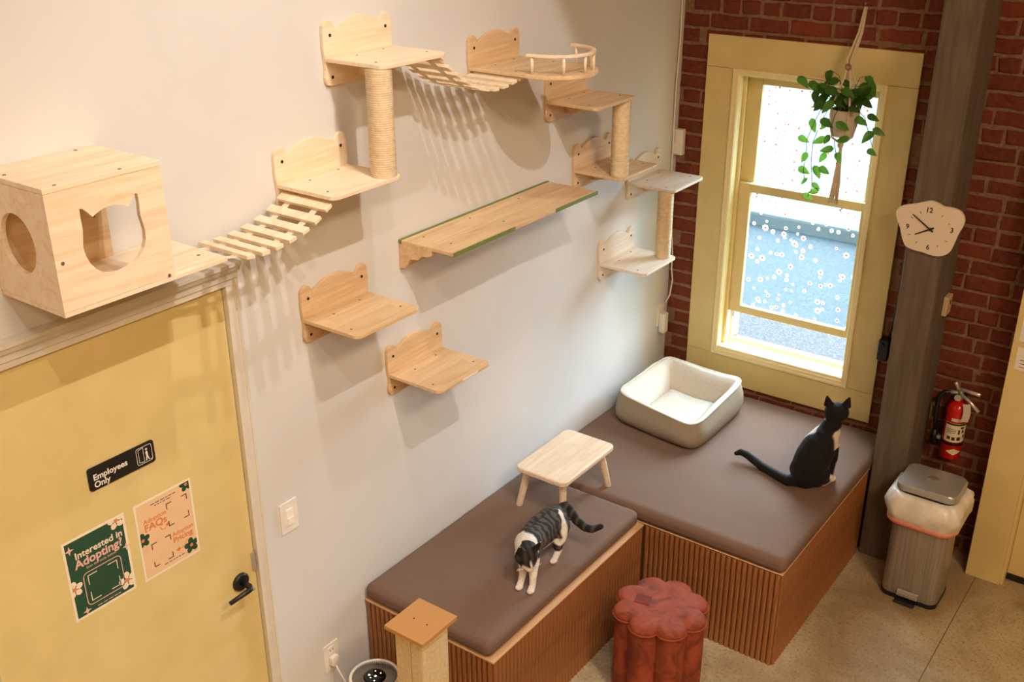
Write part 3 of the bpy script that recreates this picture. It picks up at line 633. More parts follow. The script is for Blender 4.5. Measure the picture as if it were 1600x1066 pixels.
root = empty('corner_outlet', (0, -.075, .95), 'white outlet plate with plugged-in adapter low in the corner', 'outlet')
obj('plate', prism(B(), rrect(-.115, -.035, .905, 1.04, .004), .0003, .006, 'yz', .0015), M_whiteplastic, root); obj('adapter', box(B(), .006, .045, -.098, -.05, .86, .985, .006, 2), M_whiteplastic, root)

# papers on the right casing
for (x0, x1, z0, z1, lb) in ((1.968, 2.095, 1.205, 1.322, 'white notice taped to the right yellow casing, lower of two'), (1.966, 2.095, 1.352, 1.50, 'white notice taped to the right yellow casing, upper of two')):
    root = empty('notice', ((x0+x1)/2, -.187, z0), lb, 'notice')
    obj('paper', box(B(), x0, x1, -.1872, -.1864, z0, z1), M_paper, root); bm = B()
    for k in range(3): box(bm, x0+.02, x1-.02-.02*k, -.1875, -.1872, z0+.015+.018*k, z0+.018+.018*k)
    box(bm, x0+.035, x1-.03, -.1875, -.1872, z1-.05, z1-.03); obj('print_line', bm, M_inkb, root)

# ------------------------------------------------------------------ clock
ck = [(1.354, 1.909), (1.358, 1.932), (1.384, 1.954), (1.436, 1.972), (1.498, 1.996), (1.535, 1.992), (1.565, 1.980), (1.597, 1.981), (1.639, 1.971), (1.662, 1.940), (1.662, 1.905), (1.648, 1.864), (1.636, 1.813), (1.623, 1.771), (1.594, 1.747), (1.554, 1.739), (1.503, 1.746), (1.461, 1.749), (1.421, 1.761), (1.399, 1.797), (1.383, 1.843), (1.364, 1.880)]
def catmull(pts, k=4):
    out = []; n = len(pts)
    for i in range(n):
        p0, p1, p2, p3 = (Vector(pts[(i+j-1) % n]) for j in range(4))
        for q in range(k):
            t_ = q/k; out.append(tuple(.5*((2*p1) + (p2-p0)*t_ + (2*p0-5*p1+4*p2-p3)*t_*t_ + (3*p1-p0-3*p2+p3)*t_**3)))
    return out
root = empty('wall_clock', (1.51, -.33, 1.86), 'cream wavy-edged wall clock on the timber post', 'clock')
obj('face', prism(B(), catmull(ck), -.347, -.329, 'xz', .002), plain('clock_face', 'e6d6c2', .5, .02), root)
CYk = -.3474; cxk, czk = 1.521, 1.864
for s, x, zz in (('12', 1.504, 1.943), ('3', 1.617, 1.866), ('6', 1.523, 1.766), ('9', 1.417, 1.848)):
    obj('numeral', text_bm(s, .034, 'xz', (x, CYk, zz-.001), .0006, .0006, 'CENTER', sx=.95), M_black, root)
for h in (1, 2, 4, 5, 7, 8, 10, 11):
    a = rad(90-30*h); ax, az = 1.516 + .098*cos(a), 1.862 + .084*sin(a); bm = B(); box(bm, -.006, .006, -.0003, .0003, -.0012, .0012); bm.transform(Matrix.Translation((ax, CYk, az)) @ Matrix.Rotation(-a, 4, 'Y')); obj('hour_mark', bm, M_black, root)
def hand(name, tip, w, y):
    d = Vector((tip[0]-cxk, 0, tip[1]-czk)); L = d.length; a = atan2(d.z, d.x); bm = B(); prism(bm, [(-.018, -w), (-.018, w), (L, w*.6), (L, -w*.6)], -.0006, .0006, 'xz'); bm.transform(Matrix.Translation((cxk, y, czk)) @ Matrix.Rotation(-a, 4, 'Y')); obj(name, bm, M_black, root)
hand('hour_hand', (1.456, 1.827), .0045, -.350); hand('minute_hand', (1.434, 1.922), .0036, -.352); obj('hub', disc(B(), (cxk, -.3475, czk), .007, -.007, 'y', 16), M_black, root)

# thermostat / sensor on the post's side
root = empty('wall_sensor', (1.59, -.10, 1.42), 'small beige sensor box on the right side of the timber post', 'sensor')
obj('housing', box(B(), 1.5885, 1.612, -.150, -.070, 1.375, 1.475, .004, 2), plain('aged_plastic', 'cdb48f', .5, .04), root); obj('button', box(B(), 1.612, 1.614, -.11, -.095, 1.43, 1.45, .0005), M_black, root)
# black box with wire between casing and post
root = empty('junction_box', (1.31, -.03, 1.07), 'black junction box squeezed between window casing and timber post', 'junction box')
obj('housing', box(B(), 1.290, 1.345, -.085, -.020, 1.03, 1.145, .006, 2), M_blackplastic, root); obj('knob', disc(B(), (1.312, -.085, 1.12), .010, -.01, 'y', 14), M_blackplastic, root); obj('wire', tube(B(), [(1.33, -.05, 1.14), (1.345, -.06, 1.30), (1.34, -.03, 1.7), (1.34, -.015, 2.4)], .004, 8), M_blackplastic, root, True)

# ================================================================== BENCHES AND CUSHIONS
HB = .516; HC = .595                                     # bench top, cushion top
def slat_mesh(H):
    bm = B(); n = 6; rings = []
    prof = [(-.0118, 0)] + [(-.0118*cos(pi*k/n), -.004 - .0065*sin(pi*k/n)) for k in range(n+1)] + [(.0118, 0)]
    loft(bm, [[(x, y, zz) for x, y in prof] for zz in (0, H)]); bmesh.ops.recalc_face_normals(bm, faces=bm.faces[:])
    me = bpy.data.meshes.new('slat'); bm.to_mesh(me); bm.free(); me.materials.append(M_walnut); return me
SLAT = slat_mesh(HB-.0112)
def slats(root, a, b, fixed, axis):
    n = int(round((b-a)/.0268)); base = wloc(root)
    for k in range(n):
        c = a + (k+.5)*(b-a)/n; o = bpy.data.objects.new('slat', SLAT); COL.objects.link(o); o.parent = root
        if axis == 'x': o.location = Vector((c, fixed, 0)) - base
        else: o.location = Vector((fixed, c, 0)) - base; o.rotation_euler = (0, 0, pi/2)
def bench(x1, y0, y1, label, inset, th, right):
    root = empty('storage_bench', (x1/2, (y0+y1)/2, 0), label, 'bench')
    obj('body', box(B(), .004, x1-.013, y0+.013, y1, .001, HB-.013), M_walnutdark, root)
    tp = obj('top_edge', box(B(), .004, x1-inset, y0+inset, y1, HB-th, HB, .002), M_rail, root)
    return root
bx1, by0 = 1.413, -1.456
b1 = bench(bx1, by0, -.016, 'deep fluted walnut bench under the window', .005, .006, 0)
slats(b1, .703, bx1-.013, by0+.013, 'x'); slats(b1, by0+.013, -.33, bx1-.013, 'y')
b2 = bench(.703, -2.665, by0-.001, 'narrower fluted walnut bench along the white wall', 0, .011, 0)
slats(b2, .005, .69, -2.652, 'x'); slats(b2, -2.652, by0-.001, .690, 'y')
def cushion(name, x0, x1, y0, y1, z0, z1, label, rr=.032, seed=0, wr=.004):
    bm = B(); bmesh.ops.create_cube(bm, size=2); bmesh.ops.subdivide_edges(bm, edges=bm.edges[:], cuts=44, use_grid_fill=True)
    hx, hy_, hz_ = (x1-x0)/2, (y1-y0)/2, (z1-z0)/2; c = Vector(((x0+x1)/2, (y0+y1)/2, (z0+z1)/2))
    for v in bm.verts:
        uu = [sin(q*pi/2) for q in v.co]; p = Vector((uu[0]*hx, uu[1]*hy_, uu[2]*hz_))
        inn = Vector((max(-hx+rr, min(hx-rr, p.x)), max(-hy_+rr, min(hy_-rr, p.y)), max(-hz_+rr, min(hz_-rr, p.z))))
        d = p - inn
        if d.length > 1e-6: p = inn + d.normalized()*rr
        w = p + c + Vector((seed, 0, 0))
        if p.z > 0:
            ed = min(hx-abs(p.x), hy_-abs(p.y)); k = max(0, min(1, ed/.15))
            p.z += k*(.002 + wr*noise.noise(Vector((w.x*5, w.y*5, 1))) + wr*.35*noise.noise(Vector((w.x*22, w.y*9, 3))))
            if seed: kk = max(0, min(1, (p.x-.02)/.25))*max(0, min(1, (hx-p.x)/.04)); p.z += kk*.0028*sin(w.y*70 + 5*noise.noise(Vector((w.x*6, w.y*4, 9))))*max(0, noise.noise(Vector((w.x*3, w.y*5, 4)))+.2)
            p.z += (1-k)*.0025*noise.noise(Vector((w.x*18, w.y*18, 5)))
        v.co = p + c
    return simple(name, bm, M_cushion, label, 'cushion', smooth=True, origin=(c.x, c.y, z0))
cushion('bench_cushion', .006, 1.416, by0-.003, -.050, HB+.0005, HC, 'large brown cushion on the deep bench under the window')
cushion('bench_cushion', .006, .684, -2.668, by0-.014, HB+.0005, HC, 'narrower brown cushion the tabby cat stands on', seed=3)

# ------------------------------------------------------------------ pet bed
root = empty('pet_bed', (.38, -.52, HC), 'square plush pet bed, cream inside and taupe outside, under the window', 'pet bed')
quad = [Vector((.095, -.775)), Vector((.655, -.855)), Vector((.655, -.215)), Vector((.105, -.175))]   # left-front, right-front, right-back, left-back
NB = 96
def bedpt(k, s, e=7.0):
    a = 2*pi*k/NB; ca, sa = cos(a), sin(a); uu = s*math.copysign(abs(ca)**(2/e), ca); vv = s*math.copysign(abs(sa)**(2/e), sa)
    q = [(1-uu)*(1-vv)/4, (1+uu)*(1-vv)/4, (1+uu)*(1+vv)/4, (1-uu)*(1+vv)/4]
    P = sum((quad[i]*q[i] for i in range(4)), Vector((0, 0))); return P, uu, vv
def rimh(uu, vv):
    h = .185 - .030*max(0, uu)*max(0, -vv) - .012*max(0, -vv)
    h -= .018*(1-abs(uu))*(abs(vv) > .8) + .018*(1-abs(vv))*(abs(uu) > .8)
    return h
def bedring(s, fz, wob=.007, e=7.0, sd=0, puff=0.0):
    out = []
    for k in range(NB):
        P, uu, vv = bedpt(k, s, e); h = rimh(uu/s, vv/s); nn = noise.noise(Vector((P.x*9, P.y*9, fz*3+sd)))
        tp_ = min(abs(uu), abs(vv))/s; P2, _, _ = bedpt(k, s + wob*2.4*nn - puff*(1-tp_**3), e); out.append((P2.x, P2.y, HC + .003 + h*fz + (wob*nn if .05 < fz else 0)))
    return out
ob = obj('outer_shell', loft(B(), [bedring(.86, 0, 0), bedring(.96, .03), bedring(1.0, .15, .012, 7, 0, -.02), bedring(1.02, .38, .014, 7, 0, -.03), bedring(1.005, .62, .012, 7, 0, -.02), bedring(.97, .85, .008, 7, 0, -.005), bedring(.945, 1.0)], True, False), M_taupe, root, True)
ib = obj('bolster', loft(B(), [bedring(.945, 1.0), bedring(.915, 1.02), bedring(.86, .97, .006, 8, 0, .01), bedring(.79, .84, .006, 10, 0, .025), bedring(.71, .62, .006, 16, 0, .035), bedring(.64, .40, .004, 24, 0, .03), bedring(.585, .24, .003, 30, 0, .015), bedring(.57, .16, .003, 30)], False, False), M_fleece, root, True)
obj('piping', tube(B(), bedring(.945, 1.005)+[bedring(.945, 1.005)[0]], .005, 6, False), plain('bed_piping', 'cfc2ae', .9), root, True)
bm = loft(B(), [bedring(.60, .08, .002, 30), bedring(.59, .20, .003, 30), bedring(.53, .27, .005, 22), bedring(.38, .30, .007, 10), bedring(.2, .31, .007, 5), bedring(.04, .305, .004, 3)], True, True); obj('sleeping_pad', bm, M_fleece, root, True)
# ------------------------------------------------------------------ small wooden stool
root = empty('step_stool', (.315, -1.56, HC), 'small pale wooden stool straddling the two bench cushions', 'stool')
ZS = HC + .222
obj('seat', prism(B(), rrect(.172, .458, -1.792, -1.334, .035, 8), ZS-.026, ZS, 'xy', .006), M_stool, root)
for (fx, fy) in ((.188, -1.772), (.428, -1.755), (.444, -1.372), (.190, -1.372)):
    tx, ty = .315 + (fx-.315)*.78, -1.563 + (fy+1.563)*.82
    obj('leg', tube(B(), [(fx, fy, HC-.002), (fx, fy, HC+.004), (tx, ty, ZS-.026)], [.0145, .016, .0185], 16), M_stool, root, 'auto')

# ------------------------------------------------------------------ velvet pouf
root = empty('pouf', (1.03, -1.875, 0), 'rust velvet flower-shaped pouf in front of the benches', 'pouf')
PC = (1.030, -1.875); NP = 160
def lobes(s, z, k=.20):
    out = []
    for i in range(NP):
        a = 2*pi*i/NP + .20; q = abs(cos(4*a)); rr = s*.212*(1 - k + k*q**.62); out.append((PC[0]+rr*cos(a), PC[1]+rr*sin(a), z))
    return out
obj('body', loft(B(), [lobes(.93, .002), lobes(.965, .012), lobes(.97, .15), lobes(.97, .32), lobes(.975, .424)], True, True), M_velvet, root, 'auto')
rings = [lobes(.985, .422), lobes(1.0, .430), lobes(.995, .440), lobes(.95, .450, .19), lobes(.85, .456, .17), lobes(.65, .461, .13), lobes(.4, .462, .08), lobes(.12, .460, .0)]
rings = [[(x, y, zz + (.006*noise.noise(Vector((x*11, y*11, 2))) if i > 2 else 0)) for x, y, zz in rg] for i, rg in enumerate(rings)]
tp = obj('seat_pad', loft(B(), rings, True, True), M_velvet, root, True)
pp = lobes(1.004, .4265); obj('piping', tube(B(), pp + [pp[0]], .0042, 6, False), M_velvetp, root, True)
bm = B(); box(bm, -.034, .034, -.030, .030, -.0005, .0012); bm.transform(Matrix.Translation((.955, -1.905, .4655)) @ Matrix.Rotation(rad(14), 4, 'Z') @ Matrix.Rotation(rad(2), 4, 'X')); obj('patch', bm, plain('velvet_patch', '6d2a1c', .9, .15, 60), tp)

# ------------------------------------------------------------------ square scratching post
zt = .785; root = empty('scratching_tower', (.52, -2.88, 0), 'square sisal scratching tower with flat tan board on top', 'scratching post')
cxp, cyp = .524, -2.885
obj('top_board', box(B(), cxp-.096, cxp+.096, cyp-.103, cyp+.103, zt-.018, zt, .001), M_mdf, root)
screws(root, [(cxp-.03, cyp-.005, zt), (cxp+.035, cyp-.005, zt)], 'z', M_hole, .003)
M_sis2 = NT('sisal_weave', .9); sp = M_sis2.n('ShaderNodeSeparateXYZ'); M_sis2.t.links.new(M_sis2.obj(), sp.inputs[0]); ad = M_sis2.math('ADD', sp.outputs[0], sp.outputs[1]); wv = M_sis2.math('SINE', M_sis2.math('MULTIPLY', ad, 900)); wz = M_sis2.math('SINE', M_sis2.math('MULTIPLY', sp.outputs[2], 700))
hh = M_sis2.math('MULTIPLY', M_sis2.math('ADD', wv, wz), .25); M_sis2.col(M_sis2.mix(.5, M_sis2.ramp(M_sis2.noise(80, 3), [(.3, lin('c8ae80')), (.7, lin('e9d6af'))]), M_sis2.ramp(M_sis2.math('ADD', hh, .5), [(.1, lin('c3a878')), (.8, lin('ead8b3'))]))); M_sis2.bump(hh, .5, .003); M_sis2 = M_sis2.m
obj('post', box(B(), cxp-.070, cxp+.070, cyp-.076, cyp+.076, .03, zt-.018, .006, 2), M_sis2, root); obj('seam', box(B(), cxp+.01, cxp+.012, cyp-.0768, cyp-.0755, .03, zt-.02), plain('seam_thread', 'a98f62', .9), root)
obj('base', box(B(), cxp-.11, cxp+.19, cyp-.16, cyp+.14, .001, .03, .003), M_mdf, root)

# ------------------------------------------------------------------ air purifier
pc = (.235, -2.865); root = empty('air_purifier', (*pc, 0), 'white round air purifier with black touch display beside the bench', 'air purifier')
bm = lathe(B(), [(.085, .001), (.098, .006), (.108, .03), (.110, .10), (.110, .30), (.108, .345), (.104, .352), (.098, .354), (.094, .350), (.094, .335)], (*pc, 0), 48, True); obj('housing', bm, M_whiteplastic, root, 'auto')
obj('grille_well', lathe(B(), [(.05, .336), (.0935, .336), (.0935, .337), (.05, .337)], (*pc, 0), 40), M_blackplastic, root)
bm = B()
for k in range(60):
    a = 2*pi*k/60; t_ = bmesh.new(); bmesh.ops.create_cube(t_, size=1); t_.transform(Matrix.Translation((*pc, .3455)) @ Matrix.Rotation(a, 4, 'Z') @ Matrix.Translation((.069, 0, 0)) @ Matrix.Rotation(.5, 4, 'Z') @ Matrix.Diagonal((.052, .0022, .006, 1))); merge(bm, t_)
tag(obj('grille', bm, plain('grille_grey', '8c877e', .5), root), kind='stuff')
dsp = obj('display', lathe(B(), [(.001, .337), (.043, .337), (.043, .350), (.040, .352), (.001, .352)], (*pc, 0), 32), plain('gloss_black', '0b0b0d', .1), root, 'auto')
M_led = NT('led_white', .5); M_led.b.inputs['Emission Color'].default_value = (.8, .9, 1, 1); M_led.b.inputs['Emission Strength'].default_value = 2.5; M_led = M_led.m
for (a, rr, s) in ((.2, .004, .005), (3.6, .024, .005), (1.2, .028, .003), (2.2, .028, .003), (5.4, .03, .003), (4.4, .02, .003)): obj('indicator', disc(B(), (pc[0]+rr*cos(a), pc[1]+rr*sin(a), .352), s, .0006, 'z', 10), M_led, dsp)

# ------------------------------------------------------------------ trash can
root = empty('pedal_bin', (1.762, -.487, 0), 'brushed steel pedal bin beside the timber post', 'trash can')
TX0, TX1, TY0, TY1 = 1.625, 1.900, -.602, -.372
def rr3(g, z, r_=.045): return [(x, y, z) for x, y in rrect(TX0-g, TX1+g, TY0-g, TY1+g, r_, 8)]
obj('base_ring', loft(B(), [rr3(.003, .001), rr3(.004, .022), rr3(0, .024)]), M_blackplastic, root, 'auto')
obj('body', loft(B(), [rr3(0, .0245), rr3(0, .585), rr3(-.003, .60)]), M_steel, root, 'auto')
M_lid = plain('lid_steel', 'b4b6b4', .3, .05, 14, Metallic=.5)
lid = obj('lid', loft(B(), [rr3(.004, .622), rr3(.007, .626), rr3(.007, .652), rr3(.002, .660), rr3(-.02, .664), rr3(-.09, .668, .02)]), M_lid, root, 'auto')
bm = B(); sph(bm, (1.765, -.49, .663), .035, .03, .012, 16); obj('lid_dimple', bm, M_steel, lid, True)
pd = obj('pedal', box(B(), 1.715, 1.815, -.655, -.606, .012, .020, .003), M_blackplastic, root)
bm = box(B(), 1.712, 1.816, -.620, -.6035, .030, .068, .004, 2); box(bm, 1.722, 1.806, -.6225, -.6195, .045, .050, .001)
obj('pedal_plate', bm, M_chrome, pd)
root = empty('bin_liner', (1.762, -.487, .42), 'white bin liner with pink drawstring hanging over the steel bin', 'bin liner')
def bagring(g, z, wob): 
    out = []
    for i, (x, y) in enumerate(rrect(TX0-g, TX1+g, TY0-g, TY1+g, .06+g*.5, 14)):
        n_ = noise.noise(Vector((x*16, y*16, z*14))); n2_ = noise.noise(Vector((x*45, y*45, z*22))); d = Vector((x-1.762, y+.487)).normalized()*(wob*n_ + wob*.5*n2_); out.append((x+d.x, y+d.y, z + wob*.6*n2_))
    return out
M_bag = NT('bin_liner_plastic', .35, lin('e9e4dc')); M_bag.b.inputs['Transmission Weight'].default_value = .0; nz = M_bag.noise(14, 4); M_bag.col(M_bag.ramp(nz, [(.3, lin('d8cdbd')), (.7, lin('f2ede6'))])); M_bag.b.inputs['Subsurface Weight'].default_value = 0; M_bag = M_bag.m
bg_ = obj('bag', loft(B(), [bagring(.002, .612, 0), bagring(.012, .616, .003), bagring(.032, .60, .014), bagring(.046, .57, .020), bagring(.050, .54, .022), bagring(.046, .51, .020), bagring(.038, .485, .014), bagring(.030, .468, .008)], False, False), M_bag, root, True)
obj('drawstring', loft(B(), [bagring(.029, .474, .006), bagring(.035, .466, .006), bagring(.033, .450, .006), bagring(.024, .438, .006), bagring(.012, .446, .004)], False, False), plain('pink_drawstring', 'e2917c', .5, .06), root, True)

# ------------------------------------------------------------------ fire extinguisher
ex, ey = 1.735, -.085; root = empty('fire_extinguisher', (ex, ey, .60), 'red fire extinguisher hung on the brick wall above the bin', 'fire extinguisher')
obj('cylinder', lathe(B(), [(.03, .60), (.049, .602), (.052, .608), (.052, .87), (.050, .885), (.043, .902), (.030, .915), (.019, .920), (.018, .934)], (ex, ey, 0), 36), M_red, root, 'auto')
def wrap(name, z0, z1, a0, a1, mat, parent, rr=.0525):
    bm = B(); n = 16; A = [bm.verts.new((ex+rr*cos(a0+(a1-a0)*k/n), ey+rr*sin(a0+(a1-a0)*k/n), z0)) for k in range(n+1)]; C = [bm.verts.new((ex+rr*cos(a0+(a1-a0)*k/n), ey+rr*sin(a0+(a1-a0)*k/n), z1)) for k in range(n+1)]
    for k in range(n): bm.faces.new((A[k], A[k+1], C[k+1], C[k]))
    return obj(name, bm, mat, parent, True)
FA = rad(-58)                                            # direction to the room
M_lab = plain('extinguisher_label', 'e4d8bb', .5, .05); lb = wrap('label', .705, .812, FA-1.25, FA+1.25, M_lab, root)
wrap('label_band', .800, .811, FA-1.2, FA+1.2, M_inkb, lb, .0527); wrap('small_label', .822, .840, FA-.75, FA+.75, plain('red_label', 'd9c3b5', .5), root)
for k, (da, zz, w, h) in enumerate(((-.75, .718, .16, .018), (-.3, .716, .16, .018), (.2, .716, .18, .02), (.75, .730, .12, .016), (.15, .752, .10, .026), (.55, .758, .12, .018), (.45, .782, .18, .012), (-.6, .776, .5, .003), (-.6, .766, .5, .003), (-.6, .756, .4, .003))): wrap('label_print', zz, zz+h, FA+da-w, FA+da+w, M_inkb, lb, .0528)
bm = B(); n = 8
pts = [(-.75, 0), (0, .019), (.75, 0), (0, -.019)]
vs = [bm.verts.new((ex+.0527*cos(FA-.1+a), ey+.0527*sin(FA-.1+a), .652+h)) for a, h in ((-.75, 0), (-.375, .0095), (0, .019), (.375, .0095), (.75, 0), (.375, -.0095), (0, -.019), (-.375, -.0095))]
bm.faces.new((vs[0], vs[1], vs[7])); bm.faces.new((vs[1], vs[2], vs[6], vs[7])); bm.faces.new((vs[2], vs[3], vs[5], vs[6])); bm.faces.new((vs[3], vs[4], vs[5])); bmesh.ops.translate(bm, verts=bm.verts[:], vec=(cos(FA)*.006, sin(FA)*.006, 0)); obj('diamond_badge', bm, M_lab, root)
obj('strap', lathe(B(), [(.0525, .684), (.0545, .685), (.0545, .700), (.0525, .701)], (ex, ey, 0), 32), M_blackplastic, root, 'auto'); obj('buckle', box(B(), ex-.085, ex-.055, ey-.02, ey+.01, .684, .702, .003), M_chrome, root)
obj('wall_bracket', box(B(), ex-.02, ex+.02, ey+.045, -.012, .62, .96, .003), M_blackplastic, root)
vv_ = obj('valve', lathe(B(), [(.014, .934), (.021, .936), (.021, .955), (.016, .960), (.016, .985), (.010, .99)], (ex, ey, 0), 20), M_chrome, root, 'auto')
bm = B(); tube(bm, [(ex-.052, ey-.012, .962), (ex-.02, ey-.006, .966), (ex+.01, ey, .97)], [.011, .011, .012], 10); obj('outlet_fitting', bm, M_chrome, vv_, True)
def lever(p0, p1, p2, w):
    bm = B(); pts = [Vector(p) for p in (p0, p1, p2)]; tube(bm, pts, [.011, .009, .010], 8); bmesh.ops.scale(bm, vec=(1, .85, 1), verts=bm.verts[:], space=Matrix.Translation((-pts[0].x, -pts[0].y, -pts[0].z))); return bm
obj('carry_handle', lever((ex-.005, ey-.01, .965), (ex+.05, ey-.03, .945), (ex+.108, ey-.05, .905), .02), M_chrome, root, True)
obj('squeeze_lever', lever((ex-.02, ey-.005, .99), (ex+.04, ey-.03, .995), (ex+.102, ey-.055, 1.000), .02), M_chrome, root, True)
obj('lever_tail', lever((ex-.005, ey-.01, .975), (ex-.015, ey-.03, 1.005), (ex-.025, ey-.045, 1.035), .02), M_chrome, root, True)
obj('pressure_gauge', disc(B(), (ex-.005, ey-.018, .945), .017, -.010, 'y', 18), M_chrome, root)
obj('hose', tube(B(), [(ex-.045, ey-.012, .962), (ex-.075, ey-.014, .955), (ex-.095, ey-.014, .925), (ex-.1, ey-.012, .87), (ex-.096, ey-.012, .80), (ex-.09, ey-.012, .735)], .0115, 12), M_black, root, True)
obj('nozzle', tube(B(), [(ex-.09, ey-.012, .735), (ex-.088, ey-.012, .70), (ex-.084, ey-.012, .655)], [.013, .017, .021], 14), M_black, root, True)
bm = B(); rings = [[(ex+.036+a, ey-.050-.004*k, .93-.018*k), (ex+.068+a, ey-.034-.004*k, .93-.018*k)] for k, a in ((0, -.008), (1, -.001), (2, .003), (3, .004), (4, .003), (5, .0))]
pr = [[bm.verts.new(p) for p in rg] for rg in rings]; 
for a, c in zip(pr, pr[1:]): bm.faces.new((a[0], a[1], c[1], c[0]))
bmesh.ops.solidify(bm, geom=bm.faces[:], thickness=.0008); obj('inspection_tag', bm, M_paper, root)

# ------------------------------------------------------------------ hanging plant
M_leaf = NT('pothos_leaf', .4); lc = M_leaf.ramp(M_leaf.n('ShaderNodeObjectInfo').outputs['Random'], [(0, lin('16300f')), (.5, lin('28501a')), (1, lin('558a34'))]); vn = M_leaf.noise(40, 3); lc2 = M_leaf.mix(M_leaf.ramp(vn, [(.55, (0, 0, 0)), (.7, (.6, .6, .6))]), lc, lin('5f8a3c')); M_leaf.col(lc2)
tl = M_leaf.n('ShaderNodeBsdfTranslucent'); M_leaf.t.links.new(M_leaf.mix(.5, lc2, lin('86b83a')), tl.inputs[0]); mx = M_leaf.n('ShaderNodeMixShader'); mx.inputs[0].default_value = .38; M_leaf.t.links.new(M_leaf.b.outputs[0], mx.inputs[1]); M_leaf.t.links.new(tl.outputs[0], mx.inputs[2]); M_leaf.t.links.new(mx.outputs[0], M_leaf.t.nodes['Material Output'].inputs[0]); M_leaf = M_leaf.m
def leaf_mesh(sd):
    bm = B(); n = 8; rows = []
    for i in range(n+1):
        q = i/n; w = .5*.62*(sin(pi*q**.75)**.8 if 0 < q < 1 else 0)*(1-.25*q); row = []
        for s in (-1, -.5, 0, .5, 1): row.append(bm.verts.new((w*s, -q + (.10*abs(s) if i == 0 else 0)*0, .10*abs(s)*w*2 - .16*q*q + .02*sin(sd + 7*q + 3*s))))
        rows.append(row)
    for a, c in zip(rows, rows[1:]):
        for k in range(4):
            try: bm.faces.new((a[k], a[k+1], c[k+1], c[k]))
            except ValueError: pass
    bmesh.ops.remove_doubles(bm, verts=bm.verts[:], dist=.0005); bmesh.ops.recalc_face_normals(bm, faces=bm.faces[:]); me = bpy.data.meshes.new('leaf'); bm.to_mesh(me); bm.free(); me.shade_smooth(); me.materials.append(M_leaf); return me
LM = [leaf_mesh(k*1.7) for k in range(4)]
HX, HY = .985, -.15
plant = empty('trailing_plant', (HX, HY, 2.19), 'trailing green pothos in a pale pot hanging before the window', 'plant')
pot = obj('pot', lathe(B(), [(.045, 2.190), (.052, 2.192), (.060, 2.25), (.067, 2.318), (.069, 2.322), (.064, 2.324), (.060, 2.305), (.001, 2.305)], (HX, HY, 0), 32), plain('pale_pot', 'cfc3b4', .6, .05), plant, 'auto')
obj('soil', lathe(B(), [(.001, 2.306), (.059, 2.306), (.05, 2.312), (.001, 2.315)], (HX, HY, 0), 20), plain('soil', '2a1d14', .95, .2), pot)
M_vine = plain('vine_stem', '50602a', .7)
def vine(pts): obj('vine', tube(B(), [(x, y, z) for x, y, z in pts], .0017, 6), M_vine, plant, True)
VA = [(.865, 2.299), (.838, 2.227), (.817, 2.158), (.817, 2.064), (.815, 1.994), (.827, 1.942)]; VB = [(.9, 2.297), (.879, 2.239), (.854, 2.146), (.855, 2.047), (.865, 1.991), (.877, 1.921), (.858, 1.867)]; VC = [(1.049, 2.326), (1.087, 2.297), (1.117, 2.223), (1.143, 2.159)]; VD = [(.968, 2.31), (.955, 2.25), (.975, 2.19), (1.0, 2.10)]
for V, yy in ((VA, -.17), (VB, -.185), (VC, -.16), (VD, -.235)): vine([(HX+(.05 if V is VC else -.05), HY-.02, 2.315), (V[0][0]*.7+HX*.3, (HY+yy)/2, 2.345)] + [(x, yy, z) for x, z in V])
leaves = [(.77, 2.438), (.876, 2.469), (.896, 2.445), (.802, 2.411), (.855, 2.407), (.983, 2.441), (1.081, 2.468), (1.096, 2.427), (.848, 2.379), (.871, 2.334), (.846, 2.341), (.929, 2.405), (1.05, 2.369), (1.058, 2.416), (1.085, 2.363), (1.01, 2.417), (.90, 2.38), (.94, 2.37), (.98, 2.385), (1.02, 2.38), (.96, 2.345), (.92, 2.34), (1.0, 2.34), (.838, 2.227), (.9, 2.242), (.929, 2.263), (1.01, 2.257), (1.076, 2.279), (1.136, 2.306), (.803, 2.156), (.892, 2.165), (.939, 2.182), (1.018, 2.193), (1.119, 2.21), (1.169, 2.24), (.945, 2.134), (1.009, 2.102), (1.146, 2.136), (.817, 2.064), (.909, 2.076), (.815, 1.994), (.896, 2.005), (.944, 2.029), (.827, 1.942), (.895, 1.928), (.887, 1.901), (.855, 1.863)]
rl = random.Random(5)
leaves = [(HX + rl.uniform(-.11, .09), 2.335 + rl.uniform(0, .085)) for _ in range(16)] + leaves; NTOP = 39
for i, (x, zz) in enumerate(leaves):
    top = i < NTOP; yy = HY + (rl.uniform(-.09, .06) if top else -.035 + rl.uniform(-.02, .02))
    if not top and .91 < x < 1.06: yy = HY - .085
    o = bpy.data.objects.new('leaf', LM[i % 4]); COL.objects.link(o); o.parent = plant
    L = rl.uniform(.066, .088) if top else rl.uniform(.058, .080)*(.8 if zz < 1.95 else 1)
    o.scale = (L*.95, L, L); ang = rl.uniform(-1.3, 1.3) if top else rl.choice((-1.2, 1.2, -1.0, 1.1, .5, -.5))
    nrm = Vector((rl.uniform(-.35, .5), -1, rl.uniform(.0, .9) if not top else rl.uniform(.2, 1.6))).normalized()
    yv = -(Vector((sin(ang), 0, -cos(ang)))); yv = (yv - nrm*yv.dot(nrm)).normalized(); xv = yv.cross(nrm)
    Rm = Matrix((xv, yv, nrm)).transposed(); o.rotation_euler = Rm.to_euler()
    o.location = Vector((x, yy, zz)) + Rm @ Vector((0, L*.5, 0)) - wloc(plant)
    if top: vine([(HX+rl.uniform(-.04, .04), HY+rl.uniform(-.03, .03), 2.312), ((x+HX)/2, (yy+HY)/2, zz+.01), tuple(o.location + wloc(plant))])
